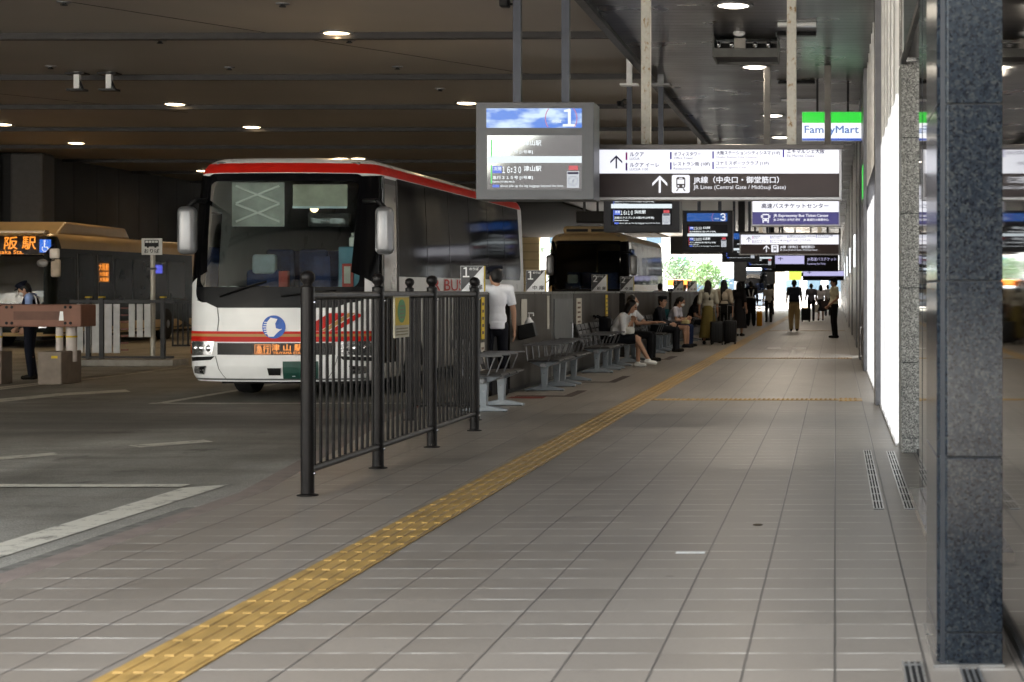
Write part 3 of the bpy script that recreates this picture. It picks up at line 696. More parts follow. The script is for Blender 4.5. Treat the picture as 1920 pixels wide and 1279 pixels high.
    for r_ in range(4):
        for xx in (-.85, -.35, .4, .88):
            m = roundbox(Xc + xx - .21, Xc + xx + .21, Yf + 3.0 + r_ * .95, Yf + 3.12 + r_ * .95, ROAD + 1.2, ROAD + 2.12, .05); m.box(Xc + xx - .21, Xc + xx + .21, Yf + 2.6 + r_ * .95, Yf + 3.0 + r_ * .95, ROAD + 1.2, ROAD + 1.34, .04)
            s_ = m.build('passenger_seat', M_blue, b, 60)
    if liv:
        y0 = Yf + .72
        v = MB().box(Xc - .8, Xc - .08, y0, y0 + .02, ROAD + 2.38, ROAD + 2.99).build('sun_shade', M_shade, b)
        m = MB()
        for i in range(2):
            for sg in (-1, 1):
                z = ROAD + 2.45 + i * .25; a = Vector((Xc - .44 - sg * .3, y0 - .012, z)); m.cyl(a, (Xc - .44 + sg * .3, y0 - .012, z + .24), .016)
        m.build('scissor_arm', M_white, v)
        MB().box(Xc + .03, Xc + .78, y0 + .02, y0 + .04, ROAD + 2.66, ROAD + 2.96).build('roller_blind', mat('cream_blind', (.42, .43, .37), .7), b)
        MB().box(Xc + .03, Xc + .78, y0, y0 + .03, ROAD + 2.63, ROAD + 2.66).build('blind_bar', M_pale, b)
        d = MB().box(Xc + .24, Xc + .8, y0 + .02, y0 + .12, ROAD + 2.38, ROAD + 2.56).build('message_display', M_black, b)
        m = MB(); m.text('「早めのライト点灯実施中」', (Xc + .29, ROAD + 2.42, Xc + .74, ROAD + 2.5), lambda u, v_: Vector((u, y0 + .015, v_))); m.build('lettering', glow('display_pale', (.75, .85, .8), .6), d)
        f = MB().box(Xc + .5, Xc + .92, Yf + 1.3, Yf + 1.7, ROAD + .9, ROAD + 2.12, .02).build('fare_box', M_bluebox, b)
        MB().box(Xc + .56, Xc + .72, Yf + 1.275, Yf + 1.3, ROAD + 1.45, ROAD + 1.88, .01).build('ticket_reader', mat('red_plastic', (.4, .03, .02), .4), f)
        MB().box(Xc + .59, Xc + .68, Yf + 1.268, Yf + 1.276, ROAD + 1.6, ROAD + 1.84).build('reader_face', mat('pale_plastic', (.5, .48, .44), .5), f)
        MB().box(Xc - .4, Xc - .27, Yf + 1.5, Yf + 1.6, ROAD + 1.45, ROAD + 1.78, .01).build('red_pouch', mat('red_plastic'), b)
        MB().ball((Xc - .88, Yf + .62, ROAD + 1.54), (.07, .04, .03)).ball((Xc - .73, Yf + .6, ROAD + 1.54), (.08, .04, .03)).build('white_gloves', M_white, b, 180)
        MB().lathe((Xc + .68, Yf + 1.4, ROAD + 2.12), [(.05, 0), (.055, .02), (.055, .12), (.02, .15), (.02, .19)], 14).build('sanitizer_bottle', M_white, b, 40)
        MB().box(Xc - .1, Xc + .14, Yf + 2.2, Yf + 2.24, ROAD + .9, ROAD + 2.0).build('partition', M_blue, b)
        MB().ball((Xc + .15, Yf + 1.35, ROAD + 2.66), .06, 12, 8).build('cabin_lamp', glow('cabin_lamp_glow', (1, .75, .4), 5), b)
    if pod:
        p = roundbox(Xc - .85, Xc + .85, Yf + .75, Yf + 3.2, ROAD + 3.3, ROAD + 3.56, .1).build('roof_air_unit', body, b, 60)
        MB().box(Xc - .74, Xc - .05, Yf + .735, Yf + .76, ROAD + 3.38, ROAD + 3.47).box(Xc + .05, Xc + .74, Yf + .735, Yf + .76, ROAD + 3.38, ROAD + 3.47).build('air_intake', M_black, p)
    for sg in (-1, 1): MB().box(Xc + sg * .85 - .13, Xc + sg * .85 + .13, Yf + .62, Yf + .72, ROAD + 3.2, ROAD + 3.26, .02).build('marker_lamp', M_greymet, b)
    return b

coach('coach', 'white coach with red roof stripe and round blue emblem parked behind the railing', -7.49, 24.2, body=M_white)
M_cream = mat('cream_paint', (.5, .365, .19), .35, 0, .05, 3, coat=.3)
coach('coach', 'cream coach with a roof air unit waiting at the second stop', -7.85, 57.2, body=M_cream, liv=False, dest=False, pod=True)
coach('coach', 'pale blue-white coach standing in the daylight beyond the last bay', -6.75, 146, body=mat('pale_blue_paint', (.5, .62, .78), .35, 0, .05), liv=False, dest=False)

# city bus on the left, seen on its kerb side
M_dkglass2 = mat('dark_bus_window', (.006, .008, .008), .25, 0, .3, 2, spec=.1)
def city_bus():
    Xc, Yf, L = -21.8, 47.5, 10.8
    b = thing('city_bus', 'dark windowed city bus with cream roof and orange destination lights', 'bus', (Xc, Yf, ROAD))
    k = Skin(1.25, L, 3.02, .08, .22, .14, 1.2, .05, .22, (Xc, Yf, ROAD), .3); S = k.side
    k.shell(MB(), [(-1.1, 1.1, 1.1, 2.42)]).build('body', M_cream, b, 50)
    k.ring(MB(), k.rrect(-1.16, 1.16, 1.06, 2.95, .1), k.rrect(-1.04, 1.04, 1.16, 2.4, .08), .006).build('windscreen_border', M_frit, b)
    k.patch(MB(), k.rrect(-1.06, 1.06, 1.14, 2.42, .08, 4, 2), .003, .2).build('windscreen', M_wind, b)
    k.patch(MB(), [(-1.12, .4), (1.12, .4), (1.12, 1.06), (-1.12, 1.06)], .004).build('front_panel', mat('dark_green_black', (.006, .009, .008), .35, spec=.12), b)
    d = k.patch(MB(), [(-1.1, 2.45), (1.1, 2.45), (1.1, 2.93), (-1.1, 2.93)], .012).build('destination_display', mat('led_panel_black'), b)
    fn = lambda u, v: k.P(u, v, .02)
    m = MB(); m.text('大', (-.62, 2.58, -.26, 2.9), fn, bold=.006); m.text('阪', (-.02, 2.58, .34, 2.9), fn, bold=.006); m.text('駅', (.46, 2.58, .82, 2.9), fn, bold=.006); m.text('Osaka Sta.', (-.3, 2.46, .5, 2.56), fn, bold=.006); m.build('lettering', M_led, d)
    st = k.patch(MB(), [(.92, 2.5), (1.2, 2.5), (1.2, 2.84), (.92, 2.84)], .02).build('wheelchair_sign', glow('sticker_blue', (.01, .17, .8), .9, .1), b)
    m = MB(); fn2 = lambda u, v: k.P(u, v, .027)
    for pl in ([(1.03, 2.78), (1.07, 2.78), (1.07, 2.82), (1.03, 2.82)], [(1.035, 2.65), (1.06, 2.65), (1.06, 2.77), (1.035, 2.77)], [(1.04, 2.65), (1.12, 2.65), (1.16, 2.54), (1.13, 2.53), (1.1, 2.63), (1.04, 2.63)]): k.patch(m, pl, .027)
    pts = [(1.06 + .07 * math.cos(R(a)), 2.6 + .07 * math.sin(R(a))) for a in range(130, 340, 15)]
    for a, c in zip(pts, pts[1:]): m.cyl(fn2(*a), fn2(*c), .009, n=6)
    m.build('wheelchair_symbol', M_ltw, st)
    # kerb side
    k.patch(k.patch(MB(), [(1.7, .36), (S(L - .3), .36), (S(L - .3), 2.62), (1.7, 2.62)], .006, .35), [(1.03, .36), (1.7, .36), (1.7, 2.64), (1.5, 2.93), (1.03, 2.93)], .006, .05).build('dark_side_panel', mat('dark_green_black', (.006, .009, .008), .35, spec=.12), b)
    for (y0, y1) in ((.45, 1.5), (4.3, 5.5), (5.6, 6.9), (7.0, 8.3), (8.4, 9.8)):
        k.patch(MB(), [(S(y0), 1.25), (S(y1), 1.25), (S(y1), 2.4), (S(y0), 2.4)], .008, .3).build('side_window', M_dkglass2, b)
    for (y0, y1) in ((1.65, 2.75), (3.0, 4.15)):
        dd = k.patch(MB(), [(S(y0), .5), (S(y1), .5), (S(y1), 2.5), (S(y0), 2.5)], .009, .3).build('door', M_dkglass2, b)
        k.patch(MB(), [(S(y0) + .02, .5), (S(y0) + .07, .5), (S(y0) + .07, 2.5), (S(y0) + .02, 2.5)], .013, .4).build('door_edge', M_greymet, dd)
    d = k.patch(MB(), [(S(3.05), 1.72), (S(3.85), 1.72), (S(3.85), 2.3), (S(3.05), 2.3)], .012).build('side_display', mat('led_panel_black'), b)
    m = MB(); fs = lambda u, v: k.P(S(3.1) + u, v, .02)
    m.text('大阪駅', (.0, 2.06, .7, 2.26), fs, bold=.006); m.text('大阪駅', (.02, 1.9, .68, 2.03), fs, bold=.006); m.text('大阪駅', (.02, 1.75, .68, 1.87), fs, bold=.006); m.build('lettering', M_led, d)
    d = k.patch(MB(), [(S(7.2), 2.02), (S(7.9), 2.02), (S(7.9), 2.28), (S(7.2), 2.28)], .012).build('cabin_screen', glow('screen_blue', (.1, .12, .9), .7), b)
    for yy in (2.3, 7.9):
        arc = [(S(yy + .55 * math.cos(R(a))), .32 + .55 * math.sin(R(a))) for a in range(0, 181, 15)]
        wheel(b, Xc + 1.14, Yf + yy + .35, ROAD + .48, .48); wheel(b, Xc - 1.14, Yf + yy + .35, ROAD + .48, .48)
    p = MB(); p.prism([(Xc - 1.02, Yf + .9, ROAD + 3.0), (Xc - 1.02, Yf + 6.0, ROAD + 3.0), (Xc - 1.02, Yf + 5.6, ROAD + 3.32), (Xc - 1.02, Yf + 1.5, ROAD + 3.36)], (2.04, 0, 0)); p.build('roof_air_unit', M_cream, b, bevel=.06)
    MB().box(Xc - 1.0, Xc + 1.0, Yf + .2, Yf + .5, ROAD + 2.99, ROAD + 3.1, .03).build('roof_fairing', M_cream, b)
    for sg in (-1, 1):
        h = k.patch(MB(), [(sg * .62, .92), (sg * 1.1, .92), (sg * 1.1, .72), (sg * .62, .72)], .01).build('headlight', M_lens, b)
        k.patch(MB(), [(sg * .8, .66), (sg * 1.1, .66), (sg * 1.1, .52), (sg * .8, .52)], .01).build('fog_light', M_lens, b)
        mx, my = Xc + sg * 1.4, Yf - .1
        mm = roundbox(mx - .12, mx + .12, my, my + .12, ROAD + 1.85, ROAD + 2.32, .05).build('mirror', mat('mirror_cream', (.5, .46, .4), .45), b, 60)
        roundbox(mx - .14, mx + .1, my - .02, my + .1, ROAD + 2.34, ROAD + 2.6, .04).build('mirror_cap', M_white, mm, 60)
        MB().ball((mx - sg * .3, my - .05, ROAD + 2.22), (.15, .03, .11)).build('round_mirror', M_greymet, mm, 60)
        MB().tube([k.P(sg * 1.1, 2.5, 0), (mx, my + .05, ROAD + 2.72), (mx, my + .05, ROAD + 2.58)], .035).tube([(mx, my, ROAD + 2.3), (mx - sg * .3, my - .03, ROAD + 2.22)], .015).build('mirror_arm', M_black, mm)
    MB().box(Xc - 1.05, Xc + 1.05, Yf + .3, Yf + .7, ROAD + 1.0, ROAD + 1.2, .04).build('dashboard', M_dash, b)
    for r_ in range(4): roundbox(Xc + .45, Xc + .95, Yf + 4.8 + r_ * 1.1, Yf + 4.95 + r_ * 1.1, ROAD + .9, ROAD + 1.75, .06).build('passenger_seat', mat('orange_seat', (.3, .07, .05), .7), b, 60)
    return b
city_bus()
# ------------------------------------------------------------------ hanging signs
def zmap(Y, ox, oy, k, off=0.0):                        # crop coordinates of the photo -> points on the plane y = Y
    def f(u, v):
        p = px(ox + u / k, oy + v / k, Y); return Vector((p.x, Y - off, p.z))
    return f
def rect(m, fn, u0, v0, u1, v1):
    m.poly([fn(u0, v1), fn(u1, v1), fn(u1, v0), fn(u0, v0)]); return m
def slab(m, fn, u0, v0, u1, v1, d):
    m.prism([fn(u0, v1), fn(u1, v1), fn(u1, v0), fn(u0, v0)], (0, d, 0)); return m
M_frame = mat('sign_frame_grey', (.09, .085, .085), .35, .6, .1)
M_alu = mat('sign_frame_aluminium', (.35, .35, .37), .35, .7, .08)
M_signw = glow('sign_panel_lit_white', (.86, .88, 1.0), .97, .5, .3)
M_signl = glow('sign_panel_lit_lavender', (.62, .6, 1.0), .8, .5, .3)
M_signb = mat('sign_panel_brown', (.055, .04, .042), .35, 0, .08, 2)
M_signn = glow('sign_panel_navy', (.035, .03, .2), .9, .03, .3)
M_dpur = mat('lettering_indigo', (.02, .012, .06), .5)
M_mag = mat('marker_magenta', (.5, .02, .3), .5); M_vio = mat('marker_violet', (.13, .02, .25), .5); M_nav = mat('marker_navy', (.05, .03, .35), .5)

def rusty_mat():
    m, t, b = new_mat('rusty_white_pole'); g = NB(t); c = g.coord()
    n = g.noise(g.coord((9, 9, 5)), 1.6, 5, .65); n2 = g.noise(c, 30, 2)
    f = g.rng(n, .62, .66, 0, 1); base = g.mix(n2, (.5, .48, .42), (.66, .64, .58)); base = g.mix(f, base, (.07, .03, .006))
    f2 = g.rng(n, .56, .63, 0, .6); base = g.mix(f2, base, (.4, .26, .12)); g.L.new(base, b.inputs['Base Color']); b.inputs['Roughness'].default_value = .55
    return m
M_rust = rusty_mat()

def arrow(m, fn, cx, top, bot, half, sw):
    rect(m, fn, cx - sw, top + sw * 2, cx + sw, bot)
    d = half
    for s in (-1, 1):
        m.poly([fn(cx, top), fn(cx + s * d, top + d), fn(cx + s * d, top + d + sw * 2.9), fn(cx, top + sw * 2.9)])
def train_icon(parent, fn, u0, v0, u1, v1, off):
    k = (u1 - u0) / 120; P_ = lambda a, b: fn(u0 + a * k, v0 + b * k)
    w = MB(); pts = []
    for (cx, cy, a0) in ((108, 108, 0), (12, 108, 90), (12, 12, 180), (108, 12, 270)):
        for i in range(5): a = R(a0 + 22.5 * i); pts.append(P_(cx + 12 * math.cos(a), cy + 12 * math.sin(a)))
    w.poly(pts); ic = w.build('train_symbol', M_ltw, parent)
    d = MB(); f2 = lambda a, b: P_(a, b) + Vector((0, -off, 0))
    d.poly([f2(*p) for p in ((38, 14), (82, 14), (90, 24), (90, 78), (82, 88), (38, 88), (30, 78), (30, 24))])
    d.poly([f2(*p) for p in ((40, 90), (48, 90), (36, 108), (27, 108))]); d.poly([f2(*p) for p in ((80, 90), (72, 90), (84, 108), (93, 108))])
    d.build('train_glyph', M_signb, ic)
    e = MB(); f3 = lambda a, b: P_(a, b) + Vector((0, -2 * off, 0))
    rect(e, f3, 37, 30, 83, 60); rect(e, f3, 48, 20, 72, 25)
    for cx in (44, 76): e.poly([f3(cx + 6 * math.cos(R(a)), 74 + 6 * math.sin(R(a))) for a in range(0, 360, 30)])
    e.build('train_windows', M_ltw, ic)

def direction_sign(label, Y):
    fn = zmap(Y, 1100, 250, 3.5556); f1 = zmap(Y, 1100, 250, 3.5556, .004); f2 = zmap(Y, 1100, 250, 3.5556, .008)
    c = fn(870, 445); t = thing('direction_sign', label, 'sign', (c.x, Y, c.z), group='hanging station direction signs')
    d = .26
    m = MB(); slab(m, fn, 48, 105, 1705, 437, d); m.build('housing', M_frame, t)
    m = MB(); g = lambda u, v: fn(u, v) + Vector((0, -.05, 0))
    slab(m, g, 36, 76, 1712, 108, d + .08); m.build('top_rail', M_frame, t, bevel=.006)
    m = MB(); slab(m, g, 36, 426, 1700, 446, d + .05); slab(m, g, 44, 108, 64, 426, .06); slab(m, g, 1684, 108, 1700, 426, .06); m.build('frame', M_alu, t, bevel=.005)
    m = MB(); rect(m, f1, 66, 110, 1682, 268); m.build('white_panel', M_signw, t)
    m = MB(); rect(m, f1, 66, 268.6, 1682, 425); m.build('brown_panel', M_signb, t)
    m = MB()
    def T(s, r, b=.0, mm=None): MB().text(s, (r[0], r[3], r[2], r[1]), f2, bold=b).build('lettering', mm or M_dpur, t)
    arrow(m, f2, 198, 147, 235, 40, 5)
    T('ルクア', (288, 126, 380, 155), .006); T('LUCUA', (288, 162, 353, 178)); T('ルクア イーレ', (288, 197, 482, 225), .006); T('LUCUA 1100', (288, 232, 410, 248))
    T('オフィスタワー', (582, 126, 760, 152), .006); T('Office Tower', (582, 157, 710, 173)); T('レストラン街 (10F)', (580, 191, 820, 222), .006); T('Restaurants', (580, 228, 697, 243))
    T('大阪ステーションシティシネマ (11F)', (865, 118, 1288, 148), .006); T('Osaka Station City Cinema', (865, 152, 1133, 169)); T('コナミスポーツクラブ (11F)', (862, 186, 1212, 216), .006); T('Konami Sports Club', (862, 222, 1063, 239))
    T('エキマルシェ大阪', (1335, 105, 1585, 136), .006); T('Eki Marché Osaka', (1335, 141, 1517, 160)); m.build('arrow', M_dpur, t)
    m = MB(); rect(m, f2, 260, 128, 272, 178); m.build('marker', M_mag, t)
    m = MB(); rect(m, f2, 260, 198, 272, 248); m.build('marker', M_vio, t)
    for r in ((556, 125, 567, 173), (556, 194, 567, 242), (838, 121, 848, 169), (838, 190, 848, 240), (1307, 110, 1317, 160)):
        m = MB(); rect(m, f2, *r); m.build('marker', M_nav, t)
    m = MB(); arrow(m, f2, 488, 282, 397, 50, 7)
    T('JR線（中央口・御堂筋口）', (712, 288, 1280, 340), .006, M_ltw); T('JR Lines (Central Gate / Midōsuji Gate)', (712, 345, 1327, 380), 0, M_ltw); m.build('arrow', M_ltw, t)
    train_icon(t, f2, 568, 278, 688, 398, .003)
    for u in (390, 1365):
        p = fn(u, 90); MB().box(p.x - .058, p.x + .058, Y + .06, Y + .17, p.z, 5.23).build('pole', M_rust, t, bevel=.01)
    return t
s1 = direction_sign('large hanging direction sign with white and brown panels on two rusty white poles', 22.0)
for (lab, sh, y) in (('second hanging direction sign, half hidden distance behind the ticket centre sign', .06, 54.5), ('farthest tiny hanging direction sign near the bright walkway end', .05, 140)):
    c = copy_tree(s1); c.location = (s1.location.x + sh, y, s1.location.z - .03); c['label'] = lab
bpy.data.objects['direction_sign.001']['label'] = 'smaller direction sign hanging below the navy ticket centre sign'

def ticket_sign():
    Y = 30.7; fn = zmap(Y, 1100, 250, 3.5556); f1 = zmap(Y, 1100, 250, 3.5556, .004); f2 = zmap(Y, 1100, 250, 3.5556, .008)
    c = fn(1395, 620); t = thing('ticket_sign', 'hanging white and navy bus ticket centre sign just below the big direction sign', 'sign', (c.x, Y, c.z))
    m = MB(); slab(m, fn, 1098, 340, 1690, 622, .26); m.build('housing', M_alu, t, bevel=.01)
    m = MB(); rect(m, f1, 1106, 352, 1680, 525); m.build('white_panel', M_signw, t)
    m = MB(); rect(m, f1, 1106, 525.5, 1680, 608); m.build('navy_panel', M_signn, t)
    def T(s, r, b=.0, mm=None): MB().text(s, (r[0], r[3], r[2], r[1]), f2, bold=b).build('lettering', mm or M_dpur, t)
    T('NISHINIHON JR BUS', (1225, 415, 1550, 446), .015); T('高速バスチケットセンター', (1165, 468, 1612, 501), .006)
    m = MB(); T('JR Expressway Bus Ticket Center', (1245, 539, 1612, 563), .006, M_ltw); T('JR 고속버스 승차권 센터', (1245, 568, 1420, 588), .006, M_ltw); T('JR 高速巴士售票中心', (1445, 568, 1612, 588), .006, M_ltw); m = MB()
    rr = lambda a, b_, c_, d_: rect(m, f2, a, b_, c_, d_)
    rr(1172, 538, 1215, 586); rr(1163, 545, 1169, 565); rr(1218, 545, 1224, 565); rr(1172, 587, 1182, 597); rr(1205, 587, 1215, 597); m.build('bus_symbol', M_ltw, t)
    m = MB(); f3 = zmap(Y, 1100, 250, 3.5556, .011); rect(m, f3, 1177, 546, 1210, 566)
    for cx in (1181, 1206): m.poly([f3(cx + 4 * math.cos(R(a)), 576 + 4 * math.sin(R(a))) for a in range(0, 360, 30)])
    m.build('bus_symbol_window', M_signn, t)
    for pxx in (1438, 1552):
        p = px(pxx, 340, Y); MB().box(p.x - .055, p.x + .055, Y + .08, Y + .18, fn(0, 345).z, 5.215).build('pole', mat('grey_pole_paint', (.2, .19, .18), .5, 0, .15, 5), t, bevel=.008)
ticket_sign()

def shop_sign():
    Y = 33.0; fn = zmap(Y, 1100, 0, 3.5556); f1 = zmap(Y, 1100, 0, 3.5556, .004); f2 = zmap(Y, 1100, 0, 3.5556, .008)
    c = fn(1640, 940); t = thing('shop_sign', 'bright green, white and blue hanging convenience store sign by the right wall', 'sign', (c.x, Y, c.z))
    m = MB(); slab(m, fn, 1436, 746, 1832, 940, .2); m.build('housing', M_white, t)
    m = MB(); rect(m, f1, 1438, 748, 1830, 820); m.build('green_band', glow('sign_green', (.0, .75, .03), .95, .1), t)
    m = MB(); rect(m, f1, 1438, 820.5, 1830, 922); m.build('white_band', glow('sign_white', (.95, .97, 1), 1.05, .5), t)
    m = MB(); rect(m, f1, 1438, 922.5, 1830, 937); m.build('blue_band', glow('sign_blue', (.0, .1, .7), .9, .1), t)
    m = MB(); m.text('FamilyMart', (1452, 905, 1812, 840), f2, bold=1); m.build('lettering', glow('lettering_blue', (.0, .2, .75), .8, .1), t)
    p = px(1618, 210, Y); MB().box(p.x - .035, .6, Y + .05, Y + .15, fn(0, 945).z, fn(0, 735).z).build('bracket', M_black, t)
    q = fn(1640, 748); MB().box(q.x - .3, q.x - .26, Y + .08, Y + .12, q.z, 5.21).box(q.x + .26, q.x + .3, Y + .08, Y + .12, q.z, 5.21).build('hanger', M_dark, t)
shop_sign()

# far hanging signs
def far_sign(label, Y, u0, v0, u1, v1, split):
    a, b = px(u0, v1, Y), px(u1, v0, Y); t = thing('direction_sign', label, 'sign', ((a.x + b.x) / 2, Y, a.z), group='hanging station direction signs')
    MB().box(a.x, b.x, Y, Y + .25, a.z, b.z).build('housing', M_black, t)
    s = a.x + (b.x - a.x) * split; h = b.z - a.z
    m = MB(); m.poly([(a.x + .04, Y - .005, a.z + h * .45), (s - .04, Y - .005, a.z + h * .45), (s - .04, Y - .005, b.z - .04), (a.x + .04, Y - .005, b.z - .04)]); m.build('white_panel', M_signl, t)
    fn = lambda u, v: Vector((u, Y - .01, v))
    if split < 1:
        m = MB(); m.text('JR高速バスチケット', (s + .1, b.z - h * .4, b.x - .1, b.z - h * .15), fn); m.text('Expressway Bus Ticket', (s + .1, b.z - h * .62, b.x - .6, b.z - h * .48), fn); m.build('lettering', M_signl, t)
    m = MB(); arrow(m, lambda u, v: Vector((a.x + .25 + u * .004, Y - .012, b.z - h * .28 + (100 - v) * .002 )), 40, 50, 120, 30, 5); m.build('arrow', M_dpur, t)
    for x in (a.x + .5, b.x - .5): MB().box(x - .05, x + .05, Y + .08, Y + .18, b.z, 5.21).build('pole', mat('grey_pole_paint'), t)
far_sign('black hanging sign with a short lavender left panel beyond the second direction sign', 85, 1447, 478, 1572, 509, .5)
far_sign('narrow lavender hanging sign far along the walkway under the black one', 112, 1505, 507, 1590, 526, 1)
t = thing('light_box', 'glowing yellow-green square light box hanging far over the walkway', 'light box', (-2.6, 115, 2.3))
MB().box(-2.95, -2.15, 115, 115.3, 2.05, 2.75, .03).build('lit_case', glow('yellow_green_glow', (.75, 1, .12), 1.3, .4), t)
MB().box(-2.6, -2.5, 115.1, 115.2, 2.74, 5.21).build('hanger', M_dark, t)

# ------------------------------------------------------------------ departure boards
M_scr, t_, b_ = new_mat('screen_black'); b_.inputs['Base Color'].default_value = (.012, .013, .016, 1); b_.inputs['Roughness'].default_value = .08; b_.inputs['IOR'].default_value = 1.25
M_scr1, t_, b1_ = new_mat('screen_glass'); b1_.inputs['Base Color'].default_value = (.02, .021, .024, 1); b1_.inputs['Roughness'].default_value = .04; b1_.inputs['IOR'].default_value = 3.0
M_board = mat('board_housing_grey', (.085, .088, .096), .4, .3, .08, 2)
M_boardd = mat('board_housing_dark', (.018, .019, .024), .4, .3, .1, 2)
M_pole = mat('board_pole_navy_grey', (.05, .055, .07), .4, .4, .1)
M_txt = glow('screen_text_white', (.9, .97, 1), 1.0); M_bar = glow('screen_bar_white', (.85, .95, 1), .9); M_grn = glow('screen_green', (.05, .8, .15), .9); M_scb = glow('screen_block_blue', (.05, .15, .85), .8); M_scr_r = glow('screen_red', (.8, .05, .08), .7)
M_ssky = screen_sky_mat(); M_hblue = glow('screen_header_blue', (.01, .12, .5), .7)
def board(label, Y, num, rows, housing, header):
    k = 20.5 / Y
    # layout in the crop of the first board, mapped at 20.5 m then moved back
    base = zmap(20.5, 860, 170, 4.2625)
    def mk(off): return lambda u, v: (lambda p: Vector((p.x, Y - off, p.z)))(base(u, v))
    fn, f1, f2, f3 = mk(0), mk(.004), mk(.009), mk(.013)
    c = fn(607, 875); t = thing('departure_board', label, 'display board', (c.x, Y, c.z), group='departure boards hanging over the bays')
    a, b = fn(138, 872), fn(1080, 92); MB().box(a.x, b.x, Y, Y + .5, a.z, b.z, .006).build('housing', housing, t)
    hd = MB(); rect(hd, f1, 222, 142, 985, 298); hd = hd.build('header_screen', header, t)
    MB().text(chr(0xff10 + num), ((832 if num == 1 else 850), 288, None, 150), f2, bold=.006).build('lettering', M_txt, hd); MB().text('のりば', (745, 258, 822, 235), f2, bold=.006).build('lettering', M_txt, hd)
    m = MB(); pts = [(820 + 126 * math.cos(R(q)), 222 + 126 * math.sin(R(q))) for q in range(-38, 38, 8)]
    for p, q in zip(pts, pts[1:]): m.cyl(f2(*p), f2(*q), .005, n=6)
    pts = [(820 - 126 * math.cos(R(q)), 222 + 126 * math.sin(R(q))) for q in range(-38, 38, 8)]
    for p, q in zip(pts, pts[1:]): m.cyl(f2(*p), f2(*q), .005, n=6)
    m.build('ring', glow('screen_pink', (.8, .25, .45), .7), hd)
    ms = MB(); rect(ms, f1, 228, 358, 985, 790); ms = ms.build('main_screen', M_scr1 if num == 1 else M_scr, t)
    bl = MB(); gr = MB()
    for i, (tm, dest, line1, line2, colr) in enumerate(rows):
        o = -205 if i == 0 else 0
        if tm: m = MB(); [m.text(''.join(chr(ord(q) + 0xfee0) for q in w2), (u0, 660 + o, u1, 608 + o), f2, bold=.006) for w2, u0, u1 in ((tm[:2], 350, 408), (tm[3:], 440, 498))]; rect(m, f2, 418, 620 + o, 430, 632 + o); rect(m, f2, 418, 641 + o, 430, 653 + o); m.build('lettering', M_txt, ms); MB().text('次発', (280, 640 + o, 342, 610 + o), f3, bold=.006).build('lettering', M_txt, ms); rect(bl, f2, 272, 604 + o, 345, 660 + o)
        for tx, r_ in ((dest, (520, 645 + o, 660, 602 + o)), (line1, (272, 712 + o, 592 if len(line1) < 15 else 760, 682 + o)), (line2, (272, 738 + o, 445, 722 + o))):
            if tx: MB().text(tx, r_, f2, bold=.006).build('lettering', M_txt, ms)
        rect(gr, f2, 258, 597 + o, 267, 742 + o)
    m = MB(); m.text('about pile up the big baggage beyond the limit.', (332, 776, 842, 752), f2); rect(bl, f2, 272, 752, 326, 774)
    m.build('lettering', M_txt, ms); bl.build('info_block', M_scb, ms); gr.build('colour_bar', M_grn if num == 1 else M_scr_r if num == 3 else M_scb, ms)
    m = MB(); rect(m, f2, 232, 524, 985, 578); m.build('white_strip', M_bar, ms)
    m = MB(); rect(m, f2, 866, 645, 964, 778); m.build('clock_panel', glow('clock_panel_grey', (.7, .75, .82), .7), ms)
    m = MB()
    for q in range(0, 360, 30): m.poly([f3(915 + 40 * math.cos(R(q + d)) * s_, 722 + 40 * math.sin(R(q + d)) * s_) for d, s_ in ((-6, 1), (6, 1), (6, .84), (-6, .84))])
    for q, l in ((-60, 24), (95, 34)): m.poly([f3(915 + 3 * math.cos(R(q + 90)), 722 + 3 * math.sin(R(q + 90))), f3(915 + l * math.cos(R(q)), 722 + l * math.sin(R(q))), f3(915 - 3 * math.cos(R(q + 90)), 722 - 3 * math.sin(R(q + 90)))])
    rect(m, f3, 872, 652, 958, 668); m.build('clock_face', M_dpur, ms)
    m = MB(); rect(m, f2, 880, 600, 955, 636); m.build('red_notice', M_scr_r, ms)
    for pxx in (963, 1055):
        x = px(pxx, 0, 20.5).x
        MB().box(x - .045, x + .045, Y + .2, Y + .3, b.z, 4.98 if Y > 21 else 5.5).build('pole', M_pole, t)
        if Y > 21:
            z = 4.98; MB().box(x - .05, x + .05, Y + .2, Y + .3, z + .06, 5.5 if x < -3.4 else 5.2).box(x - .16, x + .16, Y + .12, Y + .38, z + .02, z + .05).build('pole_head', M_white if x < -3.4 else M_greymet, t)
    return t
board('grey departure board for stop one with a bright cloudy blue header', 20.5, 1, [('', '津山駅', '急行３１３号 [1号車]', 'Express 313 (Bus No.1)', 0), ('16:30', '津山駅', '急行３１５号 [1号車]', 'Express 315 (Bus No.1)', 0)], M_board, M_ssky)
board('dark departure board for stop two showing 16:10, partly behind the big direction sign', 31.8, 2, [('15:10', '浜松駅', '浜松エクスプレス大阪1号 [3号車]', 'Hamamatsu Express', 0), ('16:10', '浜松駅', '浜松エクスプレス大阪2号 [3号車]', 'Hamamatsu Express', 0)], M_boardd, M_hblue)
board('dark departure board for stop three showing 15:30 and 16:00', 48.2, 3, [('15:30', '名古屋駅', '名古屋昼特急大阪16号 [2号車]', 'Nagoya', 0), ('16:00', '広島駅', 'グラン昼特急広島大阪5号 [1号車]', 'Hiroshima', 0)], M_boardd, M_hblue)
r4 = [('', '大阪駅', '', '', 0), ('', '大阪駅', '', '', 0)]
board('dark departure board for stop four just left of the second direction sign', 65, 4, r4, M_boardd, M_hblue)
board('small dark departure board far along, fifth from the camera', 82, 5, r4, M_boardd, M_hblue)
board('tiny dark departure board farthest along the bays', 100, 6, r4, M_boardd, M_hblue)

